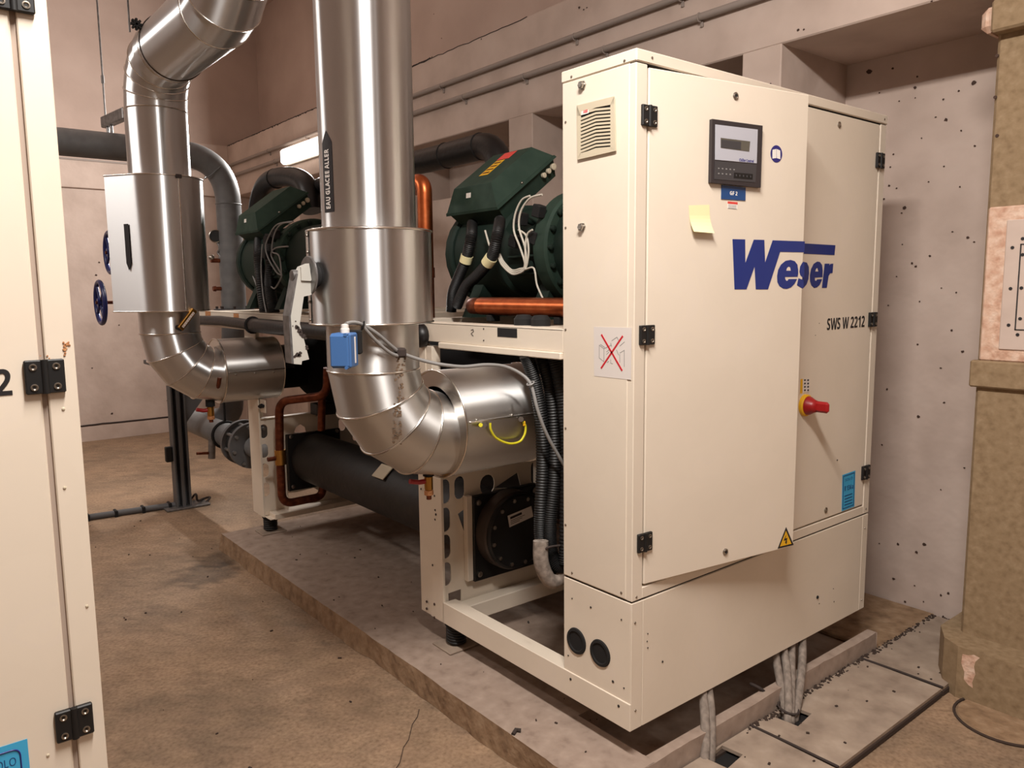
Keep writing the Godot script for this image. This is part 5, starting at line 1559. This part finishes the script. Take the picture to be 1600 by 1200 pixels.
# ---------------------------------------------------------------- grey painted pipework at the far end
func grey_pipes():
	var t := thing("grey_riser", Vector3(0.394, 1.39, -4.4), "grey painted pipe arching from the ceiling run down to a bolted flange", "pipe")
	var pth := bend([Vector3(-2.6, 2.53, -4.4), Vector3(0.394, 2.53, -4.4), Vector3(0.394, 1.42, -4.4)], 0.34, 12)
	part(G().tube(pth, 0.090, 28), "pipe", M.grey_paint, t)
	for p in [[Vector3(0.05, 2.53, -4.4), Vector3.RIGHT], [Vector3(0.394, 2.19, -4.4), Vector3.UP], [Vector3(0.30, 2.43, -4.4), Vector3(1, -1, 0)]]:
		part(G().ring(p[0], p[1], 0.090, 0.004, 32, 6), "weld_bead", M.grey_paint, t)
	part(G().lathe([Vector2(0.09, 0), Vector2(0.145, 0), Vector2(0.145, 0.018), Vector2(0.09, 0.018)], Vector3(0.394, 1.40, -4.4), Vector3.UP, 32), "flange", M.dark_grey, t)
	part(G().lathe([Vector2(0.0, -0.02), Vector2(0.145, -0.02), Vector2(0.145, -0.004), Vector2(0.0, -0.004)], Vector3(0.394, 1.40, -4.4), Vector3.UP, 32), "counter_flange", M.dark_grey, t)
	for k in 8:
		var a := TAU * k / 8.0 + 0.3
		part(G().cyl(Vector3(0.394 + cos(a) * 0.122, 1.376, -4.4 + sin(a) * 0.122), Vector3(0.394 + cos(a) * 0.122, 1.436, -4.4 + sin(a) * 0.122), 0.010, 6), "bolt", M.soot, t)
	part(G().tube(bend([Vector3(0.394, 1.385, -4.4), Vector3(0.394, 0.55, -4.6), Vector3(0.16, 0.545, -4.66)], 0.2, 8), 0.088, 24), "drop_pipe", M.dark_grey, t)
	# gauge and tapping stubs
	var gc := pz(337, 369, -4.4)
	var g := thing("pressure_gauge", gc - Vector3(0, 0.25, 0), "small black pressure gauge on a coiled stem beside the grey riser", "gauge")
	part(G().lathe([Vector2(0, -0.02), Vector2(0.045, -0.02), Vector2(0.048, -0.012), Vector2(0.048, 0.012), Vector2(0.043, 0.014), Vector2(0.040, 0.008), Vector2(0, 0.008)], gc, Vector3(-0.35, 0, 1), 28), "case", M.black, g)
	part(G().lathe([Vector2(0.040, 0.009), Vector2(0.043, 0.015), Vector2(0.047, 0.013)], gc, Vector3(-0.35, 0, 1), 28), "bezel", M.steel, g)
	var st := pz(342, 405, -4.4)
	part(G().tube(spline([gc + Vector3(0.01, -0.045, 0), gc + Vector3(0.022, -0.09, 0.01), gc + Vector3(0.012, -0.12, -0.008), gc + Vector3(0.024, -0.15, 0.01), st], 5), 0.009, 8), "coiled_stem", M.galv, g)
	part(G().tube([Vector3(0.32, st.y - 0.01, -4.4), st + Vector3(-0.06, -0.01, 0)], 0.017, 10), "tapping", M.old_copper, g)
	part(G().ball(st + Vector3(-0.055, 0.012, 0.0), 0.022), "cock", M.steel, g)
	var s2 := pz(347, 451, -4.4)
	solo(G().tube([Vector3(0.32, s2.y, -4.4), Vector3(0.27, s2.y, -4.4), Vector3(0.265, s2.y, -4.4), Vector3(0.245, s2.y, -4.4)], 0.015, 10, true, [0.015, 0.015, 0.022, 0.018]), "tapping_stub", M.old_copper, "short capped stub on the grey riser below the gauge", "pipe stub")
	# lower pipe with butterfly valve
	var y := 0.545
	var x := 0.13
	var l := thing("butterfly_valve_pipe", Vector3(x, 0.45, -3.6), "grey water pipe with clamp and dark flanged valve entering the condenser", "pipe")
	part(G().tube([Vector3(x, y, -4.7), Vector3(x, y, -3.62)], 0.085, 24), "pipe", M.grey_paint, l)
	part(G().tube([Vector3(x, y, -3.40), Vector3(x, y, -3.22), Vector3(0.30, 0.56, -3.0), Vector3(0.31, 0.54, -2.91)], 0.07, 24), "nozzle_pipe", M.grey_paint, l)
	for z in [[-3.62, -3.585], [-3.47, -3.435]]:
		part(G().lathe([Vector2(0, 0), Vector2(0.15, 0), Vector2(0.15, 0.035), Vector2(0, 0.035)], Vector3(x, y, z[0]), Vector3.BACK, 40), "flange", M.dark_grey, l)
	part(G().cyl(Vector3(x, y, -3.585), Vector3(x, y, -3.47), 0.125, 32), "valve_ring", M.matt_black, l)
	for k in 8:
		var a := TAU * k / 8.0 + 0.2
		part(G().cyl(Vector3(x + cos(a) * 0.128, y + sin(a) * 0.128, -3.64), Vector3(x + cos(a) * 0.128, y + sin(a) * 0.128, -3.41), 0.011, 8), "bolt", M.galv, l)
	part(G().ring(Vector3(x, y, -3.95), Vector3.BACK, 0.088, 0.014, 32, 8), "clamp", M.matt_black, l)
	part(G().cyl(Vector3(x, y + 0.09, -3.95), Vector3(x, y + 0.27, -3.95), 0.008, 8), "hanger_stud", M.matt_black, l)
	part(G().cyl(Vector3(x - 0.09, y - 0.02, -3.97), Vector3(x - 0.10, y - 0.16, -3.97), 0.024, 10), "drain", M.galv, l)
	part(G().tube([Vector3(x - 0.10, y - 0.12, -3.97), Vector3(x - 0.20, y - 0.11, -3.97)], 0.010, 8), "drain_handle", M.old_copper, l)

	# steel post carrying the valve manifold
	var P := Vector3(-0.105, 0, -4.25)
	var s := thing("steel_post", P, "dark grey steel channel post bolted to the floor behind the far elbow", "post")
	part(G().box(P + Vector3(0.02, 0.008, 0), Vector3(0.30, 0.014, 0.16), 0.003), "base_plate", M.galv, s)
	part(G().span(P + Vector3(-0.045, 0.012, -0.045), P + Vector3(0.045, 1.02, -0.035)), "web", M.dark_grey, s)
	for e in [-1, 1]:
		part(G().span(P + Vector3(0.045 * e - 0.006, 0.012, -0.045), P + Vector3(0.045 * e + 0.006, 1.02, 0.045), 0.002), "flange", M.dark_grey, s)
	part(G().span(P + Vector3(-0.012, 0.012, -0.035), P + Vector3(0.012, 1.02, 0.04), 0.002), "rib", M.dark_grey, s)
	part(G().prism([P + Vector3(0.05, 0.95, 0.03), P + Vector3(0.25, 0.95, 0.03), P + Vector3(0.19, 0.80, 0.03), P + Vector3(0.05, 0.62, 0.03)], Vector3(0, 0, 0.008)), "gusset_plate", M.dark_grey, s)
	for q in [[0.09, 0.92], [0.18, 0.92], [0.10, 0.82]]:
		part(G().cyl(P + Vector3(q[0], q[1], 0.036), P + Vector3(q[0], q[1], 0.046), 0.011, 8), "bolt", M.steel, s)
	part(G().span(P + Vector3(-0.10, 1.02, -0.42), P + Vector3(0.16, 1.05, 0.06), 0.003), "top_plate", M.dark_grey, s)
	part(G().box(P + Vector3(-0.075, 0.40, 0.0), Vector3(0.045, 0.11, 0.04), 0.006), "dark_box", M.black, s)
	# manifold with blue valves
	var V := Vector3(-0.02, 1.05, -4.60)
	var mf := thing("valve_manifold", V, "vertical grey branch pipe with two blue valve bodies behind the wide jacket", "valve")
	part(G().cyl(V, V + Vector3(0, 1.05, 0), 0.06, 20), "branch_pipe", M.grey_paint, mf)
	for yy in [1.478, 1.828]:
		part(G().lathe([Vector2(0.03, 0), Vector2(0.078, 0.02), Vector2(0.085, 0.08), Vector2(0.06, 0.14), Vector2(0.05, 0.18), Vector2(0.03, 0.2)], Vector3(-0.02, yy, -4.6), Vector3.LEFT, 24, true), "valve_body", M.blue_paint, mf)
		part(G().cyl(Vector3(-0.10, yy, -4.6), Vector3(-0.13, yy, -4.6), 0.1, 24), "bonnet_flange", M.brass, mf)
	for w in [[-0.476, 1.478, 0.146, "blue spoked handwheel on a brown stem beneath the wide jacket"], [-0.392, 1.828, 0.140, "blue spoked handwheel half hidden by the wide jacket's flank"]]:
		var c := Vector3(w[0], w[1], -4.6)
		var hw := thing("handwheel", c - Vector3(0, w[2], 0), w[3], "handwheel", "blue valve handwheels")
		part(G().ring(c, Vector3.RIGHT, w[2], 0.016, 36, 10), "rim", M.blue_paint, hw)
		part(G().cyl(c + Vector3(-0.02, 0, 0), c + Vector3(0.03, 0, 0), 0.03, 16), "boss", M.blue_paint, hw)
		for k in 4:
			var a := TAU * k / 4.0 + 0.6
			part(G().tube([c, c + Vector3(0, sin(a), cos(a)) * w[2]], 0.010, 8), "spoke", M.blue_paint, hw)
		part(G().tube([c + Vector3(-0.03, 0, 0), Vector3(-0.19, w[1], -4.6)], 0.012, 10), "stem", M.old_copper, hw)

	# floor conduit
	var f0 := py(120, 811, 0.02)
	var f1 := py(278, 788, 0.02)
	var fc := thing("floor_conduit", f0, "dark conduit pipe clipped along the floor to the steel post", "conduit")
	part(G().tube([f0 + (f0 - f1) * 0.6, f0, f1], 0.022, 12), "conduit", M.dark_grey, fc)
	for k in 4:
		var p := f0.lerp(f1, 0.1 + k * 0.27)
		part(G().box(p, Vector3(0.02, 0.05, 0.07), 0.004), "saddle_clip", M.matt_black, fc)
	solo(G().tube(spline([py(300, 778, 0.01), py(306, 772, 0.1), py(309, 782, 0.04), py(318, 779, 0.02), py(328, 777, 0.03), py(322, 785, 0.01)], 6), 0.008, 6), "loose_wire", M.soot, "tangle of loose dark wire on the floor by the steel post foot", "wire")
	# overhead hanger: strut on rods by the ceiling run
	var h0 := py(163, 192, 2.72)
	var h1 := py(197, 177, 2.72)
	var hg := thing("pipe_hanger", h0, "galvanised strut hung on thin ceiling rods beside the far pipe", "hanger")
	var dh := (h1 - h0).normalized()
	part(G().box((h0 + h1) * 0.5, Vector3(0.05, 0.075, h0.distance_to(h1)), 0.006, Basis(Vector3.UP.cross(dh), Vector3.UP, dh)), "strut", M.galv, hg)
	part(G().box((h0 + h1) * 0.5 + Vector3(0, 0.0, 0) + dh.cross(Vector3.UP) * -0.026, Vector3(0.004, 0.012, h0.distance_to(h1)), 0.001, Basis(Vector3.UP.cross(dh), Vector3.UP, dh)), "strut_lip", M.soot, hg)
	part(G().cyl(h0 + dh * 0.03, Vector3(h0.x, 4.7, h0.z) + dh * 0.03, 0.006, 8), "rod", M.galv, hg)
	part(G().cyl(Vector3(h0.x, 2.98, h0.z) + dh * 0.03, Vector3(h0.x, 3.03, h0.z) + dh * 0.03, 0.011, 6), "coupler", M.galv, hg)
	for k in 2:
		part(G().cyl(h0 + dh * (0.06 + k * 0.07) + Vector3(0, -0.10, 0), h0 + dh * (0.06 + k * 0.07), 0.010, 8), "hook_bolt", M.galv, hg)
	var rr := pz(203, 50, -3.15)
	solo(G().cyl(rr, Vector3(rr.x, 4.7, rr.z), 0.005, 8), "ceiling_wire", M.galv, "thin wire dropping from the ceiling to the far pipe bend", "wire")
	var kb := pz(213, 38, -2.62)
	var kn := thing("band_clip", kb, "small black star-shaped clip on the band of the ceiling run", "clip")
	for k in 4:
		var a := PI * k / 4.0
		part(G().box(kb, Vector3(0.055, 0.012, 0.02), 0.003, Basis(Vector3.BACK, a)), "lobe", M.black, kn)
	part(G().ring(A_FAR + Vector3(0, 2.74, kb.z + 3.0), Vector3.BACK, 0.157, 0.003, 48, 6), "band", M.soot, kn)
const A_FAR := Vector3(-0.452, 0, -3.0)

# ---------------------------------------------------------------- cables and hoses
func cables():
	var Z := func(list: Array) -> Array:
		var o := []
		for s in list: o.append(pz(s[0], s[1], s[2]))
		return o
	var c1 := thing("signal_cable", pz(628, 552, -0.54), "grey signal cable looping from the blue flow switch across the sleeve", "cable")
	part(G().tube(spline(Z.call([[541, 506, -0.50], [552, 504, -0.52], [568, 508, -0.535], [590, 522, -0.535], [612, 541, -0.545], [626, 551, -0.55], [650, 560, -0.54], [676, 567, -0.52], [700, 571, -0.50], [726, 573, -0.49], [760, 570, -0.48], [790, 573, -0.47], [815, 585, -0.44], [830, 602, -0.41], [840, 640, -0.385], [855, 680, -0.375], [882, 728, -0.365]]), 5), 0.0058, 8), "cable", M.cable_grey, c1)
	part(G().tube(spline(Z.call([[568, 511, -0.53], [585, 530, -0.535], [605, 548, -0.54], [618, 555, -0.545], [627, 555, -0.545], [630, 549, -0.55]]), 5), 0.0055, 8), "loop", M.cable_grey, c1)
	part(G().box(pz(626, 551, -0.55), Vector3(0.03, 0.03, 0.03), 0.006), "tie_mount", M.soot, c1)
	part(G().ring(pz(567, 509, -0.53), Vector3(1, -0.4, 0.4), 0.012, 0.003, 12, 6), "cable_tie", M.black, c1)
	part(G().ring(pz(829, 599, -0.41), Vector3(0.5, -1, 0), 0.012, 0.003, 12, 6), "cable_tie", M.cable_grey, c1)
	var ew := thing("earth_wire", pz(795, 693, -0.50), "yellow-green earth wire loop across the sleeve seam", "wire")
	part(G().tube(spline(Z.call([[766, 661, -0.503], [767, 672, -0.503], [776, 685, -0.505], [795, 693, -0.505], [812, 690, -0.505], [820, 678, -0.503], [821, 666, -0.503], [817, 659, -0.503]]), 5), 0.0042, 8), "wire", M.wire_yellow, ew)
	part(G().box(pz(819, 662, -0.503), Vector3(0.010, 0.018, 0.009), 0.003), "lug", M.yellow, ew)
	part(G().cyl(pz(751, 664, -0.512), pz(751, 664, -0.495), 0.007, 10), "terminal", M.wire_yellow, ew)
	part(G().cyl(pz(757, 664, -0.512), pz(757, 664, -0.498), 0.009, 6), "nut", M.steel, ew)
	part(G().cyl(pz(814, 655, -0.512), pz(814, 655, -0.498), 0.010, 6), "nut", M.steel, ew)
	# black ribbed conduits dropping behind the cabinet
	var gp := "black ribbed conduits behind the cabinet"
	var rib := func(list: Array, r0: float, m: Material, label: String):
		var c := spline(Z.call(list), 16)
		var fine := []
		for i in c.size() - 1:
			for k in 2: fine.append(c[i].lerp(c[i + 1], k / 2.0))
		fine.append(c[-1])
		var rad := []
		for i in fine.size(): rad.append(r0 * (1.0 if i % 2 == 0 else 0.88))
		solo(G().tube(fine, r0, 14, true, rad), "ribbed_conduit", m, label, "conduit", gp)
	rib.call([[822, 556, -0.48], [836, 600, -0.47], [846, 660, -0.46], [848, 730, -0.46], [845, 800, -0.45], [846, 850, -0.44], [858, 888, -0.41], [885, 905, -0.37]], 0.024, M.black, "black ribbed conduit running nearest the sleeve, curling under at its foot")
	rib.call([[846, 556, -0.46], [860, 610, -0.45], [866, 680, -0.44], [866, 750, -0.43], [860, 810, -0.42], [860, 850, -0.41], [868, 880, -0.38], [890, 888, -0.36]], 0.024, M.black, "black ribbed conduit in the middle of the trio")
	rib.call([[866, 556, -0.42], [880, 620, -0.39], [888, 700, -0.37], [886, 800, -0.36], [884, 880, -0.35]], 0.026, M.black, "black ribbed conduit half hidden by the cabinet flank")
	solo(G().tube(spline(Z.call([[845, 845, -0.395], [846, 880, -0.39], [858, 906, -0.385], [872, 905, -0.38], [884, 890, -0.37]]), 8), 0.026, 14), "dusty_hose", M.dusty, "dusty grey hose looping at the foot of the ribbed conduits", "hose")
	solo(G().tube(spline(Z.call([[842, 866, -0.40], [855, 856, -0.365], [870, 853, -0.36], [882, 852, -0.36]]), 6), 0.004, 6), "cable_tie_strap", M.soot, "dark tie strap around the ribbed conduits", "cable tie")
	# dusty hoses leaving the cabinet floor into the trench cover
	var hs := "dusty hoses under the cabinet"
	var drop := func(b: Vector3, tp: Vector3, bow: Vector3, r0: float, label: String):
		solo(G().tube(spline([tp, tp.lerp(b, 0.35) + bow, tp.lerp(b, 0.75) + bow * 0.8, b, b + Vector3(0, -0.015, 0.0)], 6), r0, 12), "dusty_hose", M.dusty, label, "hose", hs)
	var lab := ["grey dusty hose first in the bundle under the cabinet", "grey dusty hose crossing the front of the bundle under the cabinet", "grey dusty hose in the heart of the bundle under the cabinet", "grey dusty hose last in the bundle, toward the wall recess"]
	var tops := [[1207, 1022], [1220, 1016], [1236, 1008], [1252, 1000]]
	var bots := [[1228, 1116], [1231, 1124], [1236, 1122], [1242, 1118]]
	for k in 4:
		var tp := pz(tops[k][0], tops[k][1], -0.05)
		tp.y = 0.215
		drop.call(py(bots[k][0], bots[k][1], 0.025), tp, Vector3(0, 0, 0.012 * (k % 2)), 0.015, lab[k])
	for k in 2:
		var tp := pz(1094 + k * 9, 1085, -0.04)
		tp.y = 0.215
		drop.call(py(1101 + k * 9, 1186 - k * 4, 0.025), tp, Vector3(0, 0, 0.01), 0.016, ["grey dusty hose dropping alone near the cabinet's corner", "grey dusty hose behind the lone one near the cabinet's corner"][k])
	solo(G().ring(py(1232, 1106, 0.05), Vector3(0.1, 1, 0.2), 0.036, 0.004, 20, 6), "binding_wire", M.soot, "dark binding wire round the bundle of dusty hoses", "wire")
	solo(G().tube(spline([py(1172, 1068, 0.12), py(1188, 1076, 0.112), py(1204, 1090, 0.06), py(1214, 1104, 0.04)], 5), 0.006, 8), "stray_cable", M.soot, "thin dark cable straying over the plinth edge to the hoses", "cable")
	# litter on the plinth edge
	var b := py(806, 1142, 0.104)
	solo(G().tube([b + Vector3(-0.02, 0, 0.01), b + Vector3(0, 0.004, 0), b + Vector3(0.012, 0.002, 0.012)], 0.007, 8), "bent_bolt", M.soot, "dark bent metal scrap lying on the plinth edge", "scrap")

# ---------------------------------------------------------------- conduits on the wall beam
func wall_fittings():
	for c in [[2.935, 0.0155, "upper of two grey conduits clipped along the wall beam", [[690, 140], [898, 62], [1063, 6], [480, 225], [420, 245]]], [2.812, 0.0175, "lower of two grey conduits clipped along the wall beam", [[725, 152], [820, 125], [945, 85], [1093, 36], [430, 258]]]]:
		var t := thing("wall_conduit", Vector3(1.46, c[0], -3.4), c[2], "conduit", "conduits along the wall beam")
		part(G().tube([Vector3(1.458, c[0], -7.44), Vector3(1.458, c[0] + 0.008, -3.5), Vector3(1.458, c[0] - 0.004, 1.2)], c[1], 12), "conduit", M.conduit, t)
		for s in c[3]:
			var p := px(s[0], s[1], 1.458)
			part(G().ring(Vector3(1.458, c[0], p.z), Vector3.BACK, c[1] + 0.002, 0.004, 14, 6), "clip", M.conduit, t)
			part(G().box(Vector3(1.476, c[0] - 0.026, p.z), Vector3(0.012, 0.03, 0.016), 0.002), "clip_foot", M.conduit, t)
